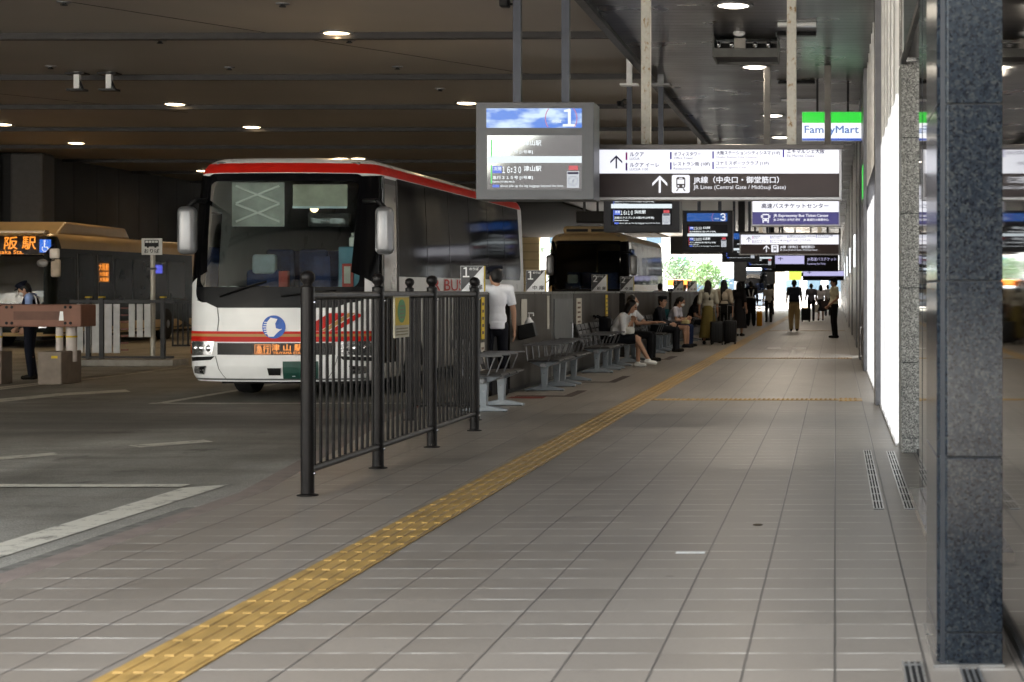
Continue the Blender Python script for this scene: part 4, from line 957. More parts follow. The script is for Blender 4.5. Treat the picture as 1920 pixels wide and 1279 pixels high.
# ------------------------------------------------------------------ ceiling lights and fittings
def downlight(label, x, y, z, warm, power, cat='ceiling light', grp='downlights in the ceiling'):
    t = thing('downlight', label, cat, (x, y, z), group=grp)
    MB().lathe((x, y, z), [(.24, -.012), (.27, -.012), (.27, .01), (.24, .01)], 24).build('rim', M_greymet, t)
    MB().lathe((x, y, z), [(.001, -.03), (.14, -.028), (.225, -.008), (.225, .0)], 24).build('lens', M_lamp_w if warm else M_lamp_n, t, 40)
    if power:
        l = bpy.data.lights.new('downlight_lamp', 'SPOT'); l.energy = power * 2 ** (2.6 - 4.45); l.color = (1, .68, .36) if warm else (1, .87, .7); l.shadow_soft_size = .12
        l.spot_size = R(170); l.spot_blend = .6
        o = bpy.data.objects.new('downlight_lamp', l); COL.objects.link(o); o.location = (0, 0, -.06); o.parent = t
BAYP = 30
dl = [(632, 62, 'brightest bay ceiling light above the white coach, nearest of all'), (328, 195, 'bay ceiling light straight above the left front of the white coach'), (472, 238, 'bay ceiling light on the fourth rib above the white coach'), (143, 268, 'bay ceiling light low at the left above the city bus'), (875, 193, 'bay ceiling light just left of the stop one board'), (380, 320, 'bay ceiling light touching the top left edge of the white coach'), (640, 297, 'bay ceiling light peeping over the white coach roof, left of a pair'), (672, 297, 'bay ceiling light peeping over the white coach roof, right of a pair'), (5, 233, 'bay ceiling light cut by the left edge of the photo'), (990, 392, 'small bay ceiling light between the coach and the second board'), (1051, 409, 'small bay ceiling light above the cream coach'), (985, 441, 'faint far bay ceiling light above the beige wall'), (1100, 424, 'faint far bay ceiling light over the cream coach roof')]
for (x, y, lab) in dl:
    Y = (5.49 - CH) * F / (VY - y); downlight(lab, (x - VX) * Y / F, Y, 5.49, True, BAYP if Y < 100 else 0, grp='warm downlights in the bay ceiling')
for i, Y in enumerate((30.85, 39.4, 45.0, 53.5, 62, 71, 80, 92, 104, 24.2)):
    downlight(('first neutral walkway ceiling light, behind the ceiling unit', 'second neutral walkway ceiling light from the ceiling unit', 'third neutral walkway ceiling light, just above the direction sign', 'fourth walkway ceiling light, beyond the direction sign top', 'fifth walkway ceiling light along the walkway', 'sixth walkway ceiling light along the walkway', 'seventh walkway ceiling light along the walkway', 'eighth walkway ceiling light along the walkway', 'farthest walkway ceiling light', 'walkway ceiling light just before the ceiling unit', 'walkway ceiling light nearest to the camera, above the picture')[i], -1.36, Y, 5.19, False, 52, grp='neutral downlights in the walkway ceiling')
def stub(label, x, y, z, h):
    t = thing('ceiling_bracket', label, 'bracket', (x, y, z), group='cut hanger brackets on the ceiling')
    MB().box(x - .05, x + .05, y - .05, y + .05, z - h, z + .02).build('arm', M_white, t)
    MB().box(x - .16, x + .16, y - .12, y + .12, z - h - .04, z - h + .0).build('flange', M_dark, t)
    MB().box(x - .18, x + .18, y - .14, y + .14, z - .03, z - .0).cyl((x + .1, y, z - h), (x + .03, y, z - h + .16), .025).build('ceiling_plate', M_dark, t)
for (x, y, Y, lab) in ((145, 0, 34.0, 'white stub bracket on the bay ceiling, left of the nearer pair'), (205, 0, 34.0, 'white stub bracket on the bay ceiling, right of the nearer pair'), (612, 0, 57.3, 'small stub bracket above the white coach, left of the farther pair'), (651, 0, 57.3, 'small stub bracket above the white coach, right of the farther pair')):
    stub(lab, (x - VX) * Y / F, Y, 5.46, .3)
# ceiling unit and strip fittings of the walkway
t = thing('ceiling_unit', 'grey open ceiling unit with spotlights on the walkway ceiling', 'ceiling unit', (-1.34, 27, 5.2))
M_unit = mat('unit_grey', (.1, .1, .097), .5, .1)
MB().box(-1.83, -.85, 27, 27.02, 4.86, 4.99).box(-1.83, -.85, 27.9, 27.92, 4.86, 5.19).box(-1.83, -1.81, 27.02, 27.9, 4.86, 5.19).box(-.87, -.85, 27.02, 27.9, 4.86, 5.19).build('case', M_unit, t)
MB().box(-1.81, -.87, 27.3, 27.88, 4.9, 5.1).build('interior', M_black, t)
for x in (-1.75, -1.55, -1.2, -1.0): MB().ball((x, 27.15, 5.06), .045, 12, 8).build('spotlight', M_chrome, t, 60)
MB().box(-1.5, -1.33, 26.9, 27.0, 4.98, 5.13, .01).build('junction_box', mat('box_grey', (.3, .28, .26), .6), t)
MB().lathe((-1.42, 26.8, 5.2), [(.09, -.0), (.09, -.03), (.05, -.06), (.001, -.06)], 16).build('smoke_sensor', M_white, t, 40)
for (u0, v0, u1, lab, mm) in ((1458, 43, 1530, 'long pale strip fitting beside the ceiling unit', M_white), (1456, 61, 1530, 'long dark slot fitting beside the ceiling unit', M_black), (1459, 152, 1528, 'black slot in the walkway ceiling before the store sign', M_black), (1465, 186, 1533, 'pale edged slot in the walkway ceiling above the store sign', M_alu)):
    Y = 3.81 * F / (VY - v0); a, b = px(u0, v0, Y), px(u1, v0, Y)
    t = thing('strip_fitting', lab, 'ceiling fitting', ((a.x + b.x) / 2, Y, 5.2)); MB().box(a.x, b.x, Y, Y + .16, 5.15, 5.198, .006).build('trough', mm, t); MB().box(a.x - .01, a.x, Y - .01, Y + .17, 5.14, 5.197).build('end_cap', M_greymet, t); MB().box(b.x, b.x + .01, Y - .01, Y + .17, 5.14, 5.197).build('end_cap', M_greymet, t)
for (x, y, lab) in ((120, 6, 'tiny dark ceiling sprinkler at the top left corner'), (300, 78, 'tiny ceiling sprinkler between the first two ceiling ribs, left'), (530, 9, 'tiny ceiling sprinkler at the top near the long seam'), (655, 77, 'tiny ceiling sprinkler under the brightest bay light'), (745, 127, 'tiny ceiling sprinkler above the third rib'), (430, 128, 'tiny ceiling sprinkler right of the bracket pair'), (825, 168, 'tiny ceiling sprinkler left of the first board'), (95, 126, 'tiny ceiling sprinkler above the bracket pair')):
    Y = 4.1 * F / (VY - y); t = thing('ceiling_sprinkler', lab, 'sprinkler', ((x - VX) * Y / F, Y, 5.49), group='sprinklers in the bay ceiling')
    MB().lathe(t.location, [(.001, -.05), (.05, -.045), (.05, -.03), (.03, -.025), (.03, .01)], 14).build('head', M_dark, t); MB().lathe(t.location, [(.1, -.008), (.1, .01), (.05, .01)], 16).build('rim', M_greymet, t)
# small cameras and boxes
def cctv(label, x, y, z):
    t = thing('security_camera', label, 'camera', (x, y, z))
    MB().box(x - .05, x + .05, y - .18, y + .1, z - .05, z + .05, .015).build('camera_body', M_black, t)
    MB().cyl((x, y - .18, z), (x, y - .2, z), .032).build('camera_lens', M_frit, t); MB().tube([(x, y, z + .04), (x + .06, y + .03, z + .1), (x + .12, y + .1, z + .1)], .015).build('arm', M_dark, t)
cctv('small black security camera on the pole of the second board', px(1162, 195, 31.8).x, 31.95, px(0, 195, 31.8).z)
t = thing('hanging_box', 'dark loudspeaker box hanging from the bay ceiling left of the second board', 'loudspeaker', (-5.6, 43, 3))
a, b = px(1080, 418, 43), px(1137, 396, 43); MB().box(a.x, b.x, 43, 43.4, a.z, b.z, .02).build('cabinet', M_black, t)
MB().box(a.x + .15, a.x + .2, 43.1, 43.2, b.z, 5.5).box(b.x - .25, b.x - .2, 43.1, 43.2, b.z, 5.5).build('hanger', M_dark, t)
t = thing('pipe_mount', 'black camera bracket on a ceiling pole at the top of the photo', 'camera', px(945, 5, 20.6))
p = px(945, 4, 20.6); MB().box(p.x - .06, p.x + .05, 20.6, 20.75, p.z - .05, p.z + .05, .02).build('camera_body', M_black, t); MB().tube([(p.x, 20.68, p.z), (p.x + .06, 20.74, p.z), (p.x + .1, 20.76, p.z)], .015).build('arm', M_dark, t)
for (x0, Y, lab) in ((-3.72, 72, 'dark square steel column by the bays in front of the bright opening'), (-3.6, 103, 'farther dark steel column at the edge of the bright walkway end')):
    t = thing('steel_column', lab, 'column', (x0, Y, 0)); MB().box(x0 - .13, x0 + .13, Y, Y + .26, 0.02, 5.5).build('shaft', M_dark, t); MB().box(x0 - .2, x0 + .2, Y - .07, Y + .33, .001, .006).build('base_plate', M_greymet, t)
    MB().box(x0 - .3, x0 + .2, Y - .12, Y - .002, 1.75, 2.55, .02).build('cabinet', M_greymet, t)

# ------------------------------------------------------------------ steel counters along the bays
M_cnt = slat_mat('counter_brown_steel', (.021, .016, .011), 1.0, 1, .4, 0, .6, .15)
M_cnt.node_tree.nodes['Principled BSDF'].inputs['Specular IOR Level'].default_value = .15
M_cnt2 = mat('counter_grey_steel', (.035, .035, .035), .35, .3, .1, 3)
M_cap = mat('counter_cap_steel', (.1, .1, .095), .3, .5, .1, 3)
def counter(label, y0, y1, m=None, door=False):
    t = thing('steel_counter', label, 'counter', (-4.42, y0, 0), group='steel counters along the bays')
    MB().box(-4.48, -4.36, y0, y1, .06, 1.33).build('panel', m or M_cnt, t)
    MB().box(-4.5, -4.34, y0, y1, 1.332, 1.365).build('cap', M_cap, t, bevel=.004)
    MB().box(-4.47, -4.375, y0, y1, .001, .058).build('plinth', M_black, t)
    if door:
        d = MB().box(-4.36, -4.345, y0 + .25, y1 - .2, .12, 1.25).build('door', mat('door_grey_steel', (.1, .105, .11), .4, .6), t)
        yy = y1 - .5; MB().tube([(-4.345, yy, .5), (-4.3, yy, .5), (-4.3, yy, .85), (-4.345, yy, .85)], .006).build('handle', M_chrome, d)
for args in (('short steel counter behind the first stop sign next to the railing', 21.4, 22.7), ('steel counter with the sanitizer holder under the second number plate', 24.3, 27.8), ('grey steel counter section with a handled door', 27.83, 30.2, M_cnt2, True), ('long steel counter behind the third bench', 30.23, 36.6), ('long steel counter under the second pair of number plates', 37.6, 47.5), ('steel counter behind the waiting standing women', 48.3, 60), ('far steel counter near the dark column', 61, 71), ('farthest steel counter beyond the dark column', 74, 98)): counter(*args)
MB().box(-4.66, -4.5, 22.78, 24.2, 0.001, 1.35).build('dark_post', M_black)
tag(bpy.data.objects['dark_post'], 'black upright panel behind the guard in the counter gap', 'post')
M_pdk = mat('plate_dark_grey', (.07, .07, .075), .5); M_plt = mat('plate_pale_grey', (.78, .8, .82), .5); M_yel = mat('yellow_edge', (.55, .42, .05), .5)
def number_plate(label, Y, n, word):
    x0, x1, z0, z1 = -4.555, -4.275, 1.367, 1.68
    t = thing('number_plate', label, 'number plate', (-4.415, Y, 1.366), group='stop number plates on the counters')
    MB().box(x0, x1, Y, Y + .06, z0, z1).build('board', M_plt, t)
    MB().box(x1, x1 + .012, Y + .01, Y + .05, z0, z1).build('yellow_edge', M_yel, t)
    m = MB(); m.poly([(x0 + .004, Y - .003, z0 + .004), (x1 - .004, Y - .003, z1 - .004), (x0 + .004, Y - .003, z1 - .004)]); m.build('dark_half', M_pdk, t)
    fn = lambda u, v: Vector((x0 + u * (x1 - x0), Y - .007, z0 + v * (z1 - z0)))
    m = MB(); m.text(chr(0xff10 + n), (.1, .56, None, .94), fn, bold=.006).build('lettering', M_white, t); m = MB(); m.text('のりば', (.38, .83, .78, .94), fn, bold=.006); m.build('lettering', M_white, t)
    m = MB(); m.text(word, (.36, .08, .94, .28), fn, bold=.006); m.build('lettering', M_pdk, t)
for a in (('plate reading 1 with 前扉, on the short counter beside the guard', 22.05, 1, '前 扉'), ('plate reading 1 with 中扉, in front of the cream coach', 26.7, 1, '中 扉'), ('plate reading 2 with 前扉, above the third bench', 33.9, 2, '前 扉'), ('plate reading 2 with 中扉, above the seated man in dark trousers', 38.4, 2, '中 扉'), ('plate reading 3 with 前扉, left of the far pair', 51.0, 3, '前 扉'), ('plate reading 3 with 中扉, right of the far pair', 55.8, 3, '中 扉')): number_plate(*a)
# notices on the counter faces
M_note = mat('notice_paper', (.45, .42, .36), .7); M_notey = mat('notice_yellow', (.6, .42, .02), .6); M_bar2 = mat('pale_strip', (.4, .38, .33), .5)
def notice(label, y0, y1, z0, z1, m):
    t = thing('notice', label, 'notice', (-4.35, y0, z0)); MB().box(-4.357, -4.35, y0, y1, z0, z1).build('sheet', m, t)
    if m is not M_bar2:
        k = MB()
        for i in range(5): k.box(-4.3497, -4.3485, y0 + (y1 - y0) * .2, y1 - (y1 - y0) * .2, z0 + (z1 - z0) * (.12 + .17 * i), z0 + (z1 - z0) * (.19 + .17 * i))
        k.build('print', mat('print_brown', (.12, .07, .05), .7), t)
notice('yellow and white vertical notice strip behind the guard', 22.3, 22.5, .78, 1.3, M_notey); notice('pale lower notice strip under the yellow one by the guard', 22.25, 22.5, .3, .74, M_note)
notice('pale vertical notice above the sanitizer bottle', 25.15, 25.6, .8, 1.26, M_bar2); notice('pale narrow strip at the right end of the sanitizer counter', 27.4, 27.6, .8, 1.3, M_bar2)
notice('pale printed notice on the counter behind the empty third bench seat', 30.5, 31.1, .78, 1.25, M_note); notice('yellow strip on the counter behind the woman with white mask', 34.4, 34.7, .85, 1.3, M_notey); notice('pale strip on the counter beside the seated man', 38.9, 39.2, .8, 1.3, M_bar2)
t = thing('sanitizer_holder', 'black slanted holder box fixed to the counter face', 'holder', (-4.28, 24.9, .8))
Mx = Matrix.Translation((-4.25, 25.0, .82)) @ Matrix.Rotation(R(-14), 4, 'Y')
MB().box(-.12, .12, -.1, .1, -.1, .1, .01, M=Mx).build('box', M_black, t); MB().box(-4.36, -4.3, 24.97, 25.03, .8, .9).build('bracket', M_dark, t)
t = thing('sanitizer_bottle', 'white pump sanitizer bottle standing in the black counter holder', 'bottle', (-4.23, 25.0, .9))
MB().lathe((-4.22, 25.0, .86), [(.001, 0), (.06, 0), (.065, .02), (.062, .09), (.03, .13), (.025, .15)], 18).build('bottle', M_white, t, 50)
MB().cyl((-4.22, 25, 1.0), (-4.22, 25, 1.07), .006).box(-4.235, -4.155, 24.988, 25.012, 1.06, 1.08, .005).box(-4.165, -4.153, 24.992, 25.008, 1.03, 1.065).build('pump', M_white, t)

# ------------------------------------------------------------------ benches
def bench(backs=True):
    t = thing('bench', 'x', 'bench', (0, 0, 0), group='steel benches along the counters')
    MB().box(-.04, .04, -.75, .75, .33, .39, .01).build('beam', M_greymet, t)
    for y in (-.55, .55):
        p = MB(); p.prism([(-.035, y - .05, .05), (.035, y - .05, .05), (.05, y - .05, .33), (.2, y - .05, .395), (.2, y - .05, .42), (-.2, y - .05, .42), (-.2, y - .05, .395), (-.05, y - .05, .33)], (0, .1, 0)); p = p.build('leg', M_bench, t, bevel=.006)
        f = MB(); f.prism([(-.27, y - .045, .006), (.27, y - .045, .006), (.27, y - .045, .03), (.06, y - .045, .075), (-.06, y - .045, .075), (-.27, y - .045, .03)], (0, .09, 0)); f.build('foot', M_bench, p, bevel=.008)
        MB().cyl((.24, y, 0), (.24, y, .014), .025).cyl((-.24, y, 0), (-.24, y, .014), .025).build('rubber_foot', M_rubber, p)
        MB().cyl((.0, y - .06, .24), (.0, y + .06, .24), .006).build('bolt', M_chrome, p)
    M_seat = mat('seat_dark_grey', (.035, .033, .032), .5, .1); M_back = mat('seat_back_grey', (.05, .047, .047), .45, .2)
    for i in range(3):
        y = -.5 + .5 * i
        s = MB(); s.prism([(-.2, y - .225, .43), (.2, y - .225, .44), (.235, y - .225, .43), (.235, y - .225, .405), (.2, y - .225, .41), (-.2, y - .225, .405)], (0, .45, 0)); s.build('seat', M_seat, t, bevel=.008)
        if not backs: continue
        bmk = MB()
        for (z0, z1) in ((.5, .59), (.61, .7), (.72, .81)):
            bmk.prism([(-.235 - (z0 - .5) * .3, y - .215, z0), (-.235 - (z1 - .5) * .3, y - .215, z1), (-.255 - (z1 - .5) * .3, y - .215, z1), (-.255 - (z0 - .5) * .3, y - .215, z0)], (0, .43, 0))
        for s_ in (-.15, .15): bmk.prism([(-.2, y + s_ - .015, .43), (-.255, y + s_ - .015, .43), (-.36, y + s_ - .015, .82), (-.335, y + s_ - .015, .82)], (0, .03, 0))
        bmk.build('backrest', M_back, t, bevel=.005)
    for i in range(4):
        y = -.75 + .5 * i
        MB().tube([(-.2, y, .42), (-.225, y, .63)], .009).tube([(.08, y, .42), (.16, y, .62)], .009).box(-.26, .24, y - .022, y + .022, .63, .652, .008).build('armrest', M_arm, t)
    return t
bn = bench(); bn2 = bench(False)
blab = ['bright steel bench beside the last railing post, nearest of all', 'steel bench under the sanitizer bottle, nearer of that pair', 'steel bench under the handled counter door', 'steel bench with the empty grey backrest before the woman in white', 'steel bench carrying the woman in the white blouse', 'steel bench carrying the man in dark trousers', 'steel bench beside the man in dark trousers, mostly hidden', 'steel bench just before the girl with the teal bag', 'steel bench carrying the girl with the teal bag', 'dark bench behind the standing women', 'small dark bench beyond the black column', 'tiny bench near the bright walkway end']
for i, (yy, lab) in enumerate(zip((21.2, 25.5, 27.2, 31.0, 32.7, 35.4, 40.4, 42.1, 44.0, 50, 80, 86), blab)):
    o = bn if i == 0 else bn2 if i == 1 else copy_tree(bn2 if i == 2 else bn); o.location = (-4.0, yy, 0.0); o['label'] = lab

# ------------------------------------------------------------------ railings
def railing(name, label, pts, step=.125, rz_=1.3):
    t = thing(name, label, 'railing', pts[0])
    for p in pts:
        x, y = p[:2]
        q = MB().cyl((x, y, .0), (x, y, 1.4), .045, n=20); q = q.build('post', M_rail, t, 40)
        MB().lathe((x, y, 0), [(.001, 1.4), (.046, 1.4), (.046, 1.405), (.028, 1.415), (.028, 1.425), (.044, 1.445), (.05, 1.465), (.046, 1.49), (.03, 1.508), (.001, 1.515)], 20).build('finial', M_rail, q, 40)
        MB().lathe((x, y, 0), [(.072, .001), (.072, .008), (.055, .012), (.046, .016)], 20).build('base_flange', M_rail, q, 40)
        MB().ball((x + .045, y, 1.3), .012, 8, 6).ball((x + .045, y, .15), .012, 8, 6).build('bolt', M_chrome, q)
    bal = None
    for a, b in zip(pts, pts[1:]):
        a, b = Vector(a), Vector(b); d = (b - a).normalized(); L = (b - a).length
        a2, b2 = a + d * .045, b - d * .045
        MB().cyl(a2 + Vector((0, 0, 1.345)), b2 + Vector((0, 0, 1.345)), .028, n=14).build('top_rail', M_rail, t, 40)
        MB().cyl(a2 + Vector((0, 0, .17)), b2 + Vector((0, 0, .17)), .024, n=14).build('bottom_rail', M_rail, t, 40)
        n = max(2, round(L / step))
        for i in range(1, n):
            p = a + d * (L * i / n)
            if bal is None:
                bal = MB().cyl(p + Vector((0, 0, .17)), p + Vector((0, 0, 1.345)), .0115, n=10).build('baluster', M_rail, t, 40); base = p.copy()
            else:
                c = bal.copy(); COL.objects.link(c); c.location = p - base
    return t
railing('railing', 'long dark bronze railing of three bays with ball finials on the walkway', [(-3.55, 12.2, 0), (-3.55, 14.08, 0), (-3.55, 15.96, 0), (-3.55, 17.84, 0)], .16)
railing('railing', 'short dark bronze railing set across behind the long railing, before the coach', [(-4.53, 19.3, 0), (-3.83, 19.3, 0)], .09)
t = thing('poster', 'small yellow and green poster hung on the middle bay of the long railing', 'poster', (-3.52, 14.7, 1.0))
MB().box(-3.525, -3.512, 14.46, 14.95, 1.0, 1.335).build('backing', mat('poster_cream', (.5, .47, .36), .6), t)
MB().box(-3.5115, -3.5085, 14.48, 14.93, 1.1, 1.325).build('yellow_print', mat('poster_yellow', (.62, .45, .03), .6), t)
m = MB(); m.prism([(-3.508, 14.67 + .13 * math.cos(R(q)), 1.215 + .095 * math.sin(R(q))) for q in range(0, 360, 20)], (.003, 0, 0)); m.build('green_oval', mat('poster_green', (.1, .3, .1), .6), t)
m = MB()
for i in range(4): m.box(-3.5045, -3.503, 14.6, 14.74, 1.16 + i * .03, 1.17 + i * .03)
for i in range(3): m.box(-3.511, -3.5095, 14.5, 14.9, 1.02 + i * .024, 1.03 + i * .024)
m.build('print', mat('poster_print', (.2, .17, .08), .6), t)

# left side: island fence with white slats, stop pole, gate barrier
M_slat = mat('white_slat', (.5, .5, .5), .55, 0, .1)
YF = 36.4
t = thing('island_fence', 'dark fence filled with white vertical slats in front of the city bus', 'fence', (px(165, 0, YF).x, YF, ROAD))
zt, zb = px(0, 568, YF).z, px(0, 668, YF).z
M_fx = lambda p: px(p, 0, YF).x
MB().box(M_fx(130), M_fx(325), YF, YF + .05, zt, zt + .06).box(M_fx(130), M_fx(325), YF, YF + .05, zb - .04, zb).build('rail', M_dark, t)
for p in (165, 190, 305):
    q = MB().box(M_fx(p) - .04, M_fx(p) + .04, YF - .02, YF + .07, ROAD + .12, zt + .1).build('post', M_dark, t); MB().box(M_fx(p) - .05, M_fx(p) + .05, YF - .03, YF + .08, zt + .1, zt + .13).build('yellow_cap', M_notey, q)
for (p0, p1, vb) in ((143, 155, 662), (158, 170, 662), (172, 187, 662), (195, 209, 662), (212, 224, 662), (241, 252, 632), (256, 267, 632), (270, 282, 632)):
    MB().box(M_fx(p0), M_fx(p1), YF + .012, YF + .03, px(0, vb, YF).z, zt - .02).build('slat_panel', M_slat, t)
m = MB()
for i in range(7): m.box(M_fx(226), M_fx(240), YF + .01, YF + .03, zt - .12 - i * .14, zt - .09 - i * .14)
m.build('louvre', mat('red_brown_metal', (.12, .03, .02), .5), t)
YF2 = 39.0
t = thing('island_fence', 'plain dark barred fence between the slatted fence and the coach', 'fence', (px(325, 0, YF2).x, YF2, ROAD))
m = MB(); x0, x1 = px(322, 0, YF2).x, px(372, 0, YF2).x; m.box(x0, x1, YF2, YF2 + .04, 1.1, 1.15).box(x0, x1, YF2, YF2 + .04, .18, .22).build('rail', M_dark, t)
k = x0
while k < x1: MB().box(k, k + .03, YF2 + .005, YF2 + .035, .2, 1.1).build('bar', M_dark, t); k += .11
m = MB(); x0 = px(150, 0, 36.1).x; x1 = px(328, 0, 36.1).x; m.box(x0, x1, 36.0, 36.9, ROAD, ROAD + .13); tag(m.build('kerb_island', M_conc, bevel=.02), 'pale concrete kerb island under the slatted fence', 'kerb')
Ys = 36.7; a, b = px(265, 478, Ys), px(304, 447, Ys); cx = (a.x + b.x) / 2
t = thing('stop_sign', 'white bus boarding stop sign on a thin grey pole', 'sign', (cx, Ys, ROAD))
M_stw = mat('stop_sign_white', (.62, .62, .6), .5)
MB().box(a.x, b.x, Ys, Ys + .03, a.z, b.z, .01).build('plate', M_stw, t)
m = MB(); fn = lambda u, v: Vector((a.x + u * (b.x - a.x), Ys - .006, a.z + v * (b.z - a.z)))
m.text('おりば', (.14, .12, .86, .36), fn, bold=.006)
for r in ((.16, .5, .84, .58), (.16, .58, .2, .86), (.16, .86, .84, .9), (.8, .58, .84, .86), (.2, .7, .8, .73)): m.poly([fn(r[0], r[1]), fn(r[2], r[1]), fn(r[2], r[3]), fn(r[0], r[3])])
for q in (.35, .5, .65): m.poly([fn(q - .012, .73), fn(q + .012, .73), fn(q + .012, .86), fn(q - .012, .86)])
m.poly([fn(.16, .58), fn(.84, .58), fn(.84, .7), fn(.16, .7)])
for q in (.32, .68): m.poly([fn(q + .06 * math.cos(R(w_)), .49 + .07 * math.sin(R(w_))) for w_ in range(0, 360, 30)])
m.build('lettering', M_black, t)
MB().cyl((cx, Ys + .06, ROAD), (cx, Ys + .06, b.z - .05), .05).build('pole', mat('pole_grey', (.4, .38, .33), .45, .4), t, 40); MB().box(cx - .09, cx + .09, Ys + .0, Ys + .03, px(0, 506, Ys).z, px(0, 502, Ys).z).build('clamp', M_dark, t)
MB().cyl((cx, Ys + .06, ROAD + .13), (cx, Ys + .06, ROAD + .18), .2).build('base', M_conc, t)
# gate barrier
Yb = 29.0; t = thing('gate_barrier', 'thick brown padded gate barrier beam on round white posts in front of the guard', 'barrier', (px(100, 0, Yb).x, Yb, ROAD))
M_bb = mat('barrier_brown', (.24, .12, .085), .6, 0, .1, 4); a, b = px(-60, 613, Yb), px(152, 571, Yb)
bm_ = MB().box(a.x, b.x, Yb, Yb + .6, a.z, b.z, .02).build('beam', M_bb, t)
c, d = px(26, 600, Yb), px(112, 584, Yb); MB().box(c.x, d.x, Yb - .012, Yb - .001, c.z, d.z).build('inset', mat('barrier_dark_brown', (.15, .075, .055), .6), bm_)
m = MB(); m.poly([(px(111, 0, Yb).x, Yb - .014, c.z - .01), (px(120, 0, Yb).x, Yb - .014, c.z - .01), (px(119, 0, Yb).x, Yb - .014, d.z), (px(113, 0, Yb).x, Yb - .014, d.z)]); m.build('white_tab', M_white, bm_)
for u in (12, 22, 122, 132):
    for v in (576, 606): p = px(u, v, Yb); MB().ball((p.x, Yb, p.z), (.025, .012, .025), 8, 6).build('bolt', M_dark, bm_)
for (u0, u1, kx) in ((105, 118, 0), (119, 139, .1), (-6, 4, 0)):
    a2, b2 = px(u0, 0, Yb + .3).x, px(u1, 0, Yb + .3).x; r = (b2 - a2) / 2
    q = MB().cyl(((a2 + b2) / 2, Yb + .3 + kx, ROAD + .35), ((a2 + b2) / 2, Yb + .3 + kx, px(0, 612, Yb).z), r, n=20).build('post', mat('barrier_post_white', (.55, .5, .47), .5), t, 40)
    MB().cyl(((a2 + b2) / 2, Yb + .3 + kx, .62), ((a2 + b2) / 2, Yb + .3 + kx, .65), r + .006, n=20).build('yellow_ring', M_notey, q, 40)
for (u0, u1, dp) in ((75, 120, .78), (-40, 7, .42)):
    a2, b2 = px(u0, 0, Yb).x, px(u1, 0, Yb).x
    q = MB().box(a2, b2, Yb - .1, Yb - .1 + dp, ROAD, ROAD + .53, .02).build('base_block', mat('barrier_base_tan', (.2, .165, .135), .75), t); MB().box(b2 - .16, b2 - .06, Yb - .104, Yb - .1, ROAD + .42, ROAD + .46).build('yellow_mark', M_notey, q)
# ------------------------------------------------------------------ people
def cone_sphere(m, p0, r0, p1, r1, n=12):
    m.ball(p0, r0, n, 8); m.ball(p1, r1, n, 8)
    if (Vector(p1) - Vector(p0)).length > 1e-4: m.cyl(p0, p1, r0, r1, n)
    return m
def remesh(m, name, mt, parent, voxel=.009, smooth=4, fac=.5):
    me = bpy.data.meshes.new('t'); m.bm.to_mesh(me); m.bm.free()
    o = bpy.data.objects.new('t', me); COL.objects.link(o)
    r = o.modifiers.new('r', 'REMESH'); r.mode = 'VOXEL'; r.voxel_size = voxel
    s = o.modifiers.new('s', 'SMOOTH'); s.iterations = smooth; s.factor = fac
    dg = bpy.context.evaluated_depsgraph_get(); me2 = bpy.data.meshes.new_from_object(o.evaluated_get(dg)); me2.name = name
    bpy.data.objects.remove(o); bpy.data.meshes.remove(me)
    me2.polygons.foreach_set('use_smooth', [True] * len(me2.polygons)); me2.materials.clear(); me2.materials.append(mt)
    q = bpy.data.objects.new(name, me2); COL.objects.link(q); q.parent = parent; return q
V = Vector
def stand(**k):
    J = dict(pelvis=V((0, 0, .95)), chest=V((0, .0, 1.27)), neck=V((0, .01, 1.43)), head=V((0, -.015, 1.57)),
             shl=V((.18, .01, 1.39)), shr=V((-.18, .01, 1.39)), ell=V((.235, .03, 1.11)), elr=V((-.235, .03, 1.11)), wrl=V((.245, -.03, .86)), wrr=V((-.245, -.03, .86)),
             hil=V((.09, 0, .92)), hir=V((-.09, 0, .92)), knl=V((.1, -.01, .5)), knr=V((-.1, -.01, .5)), anl=V((.105, .03, .09)), anr=V((-.105, .03, .09)), hyaw=0, hpitch=0, toel=V((0, -1, 0)), toer=V((0, -1, 0)))
    J.update(k); return J
def sit(lean=.1, **k):
    dy = -lean
    J = dict(pelvis=V((0, .05, .52)), chest=V((0, .02 + dy * .8, .83)), neck=V((0, dy * 1.3, .99)), head=V((0, -.03 + dy * 1.6, 1.13)),
             shl=V((.18, dy * 1.15, .95)), shr=V((-.18, dy * 1.15, .95)), ell=V((.23, -.06 + dy, .69)), elr=V((-.23, -.06 + dy, .69)), wrl=V((.12, -.3, .63)), wrr=V((-.12, -.3, .63)),
             hil=V((.09, .0, .5)), hir=V((-.09, .0, .5)), knl=V((.11, -.42, .5)), knr=V((-.11, -.42, .5)), anl=V((.11, -.42, .09)), anr=V((-.11, -.42, .09)), hyaw=0, hpitch=0, toel=V((0, -1, 0)), toer=V((0, -1, 0)))
    J.update(k); return J
def hand(m, w, d, n):
    d = d.normalized(); n = (n - d * n.dot(d)).normalized(); s = d.cross(n)
    for o in (-.022, 0, .022): cone_sphere(m, w, .02, w + d * .075 + s * o, .015, 8)
    for o, L in ((-.033, .058), (-.011, .072), (.011, .076), (.033, .066)):
        b = w + d * .08 + s * o; c = b + d * L * .55 + n * .008; e = c + d * L * .4 + n * .022
        cone_sphere(m, b, .0105, c, .0095, 8); cone_sphere(m, c, .0095, e, .008, 8)
    b = w + d * .02 + s * .022; c = b + d * .035 + s * .03 + n * .012; e = c + d * .035 + n * .012
    cone_sphere(m, b, .013, c, .011, 8); cone_sphere(m, c, .011, e, .009, 8)
M_skin = mat('skin', (.42, .24, .16), .55, 0, .06, 9)
CLO = {}
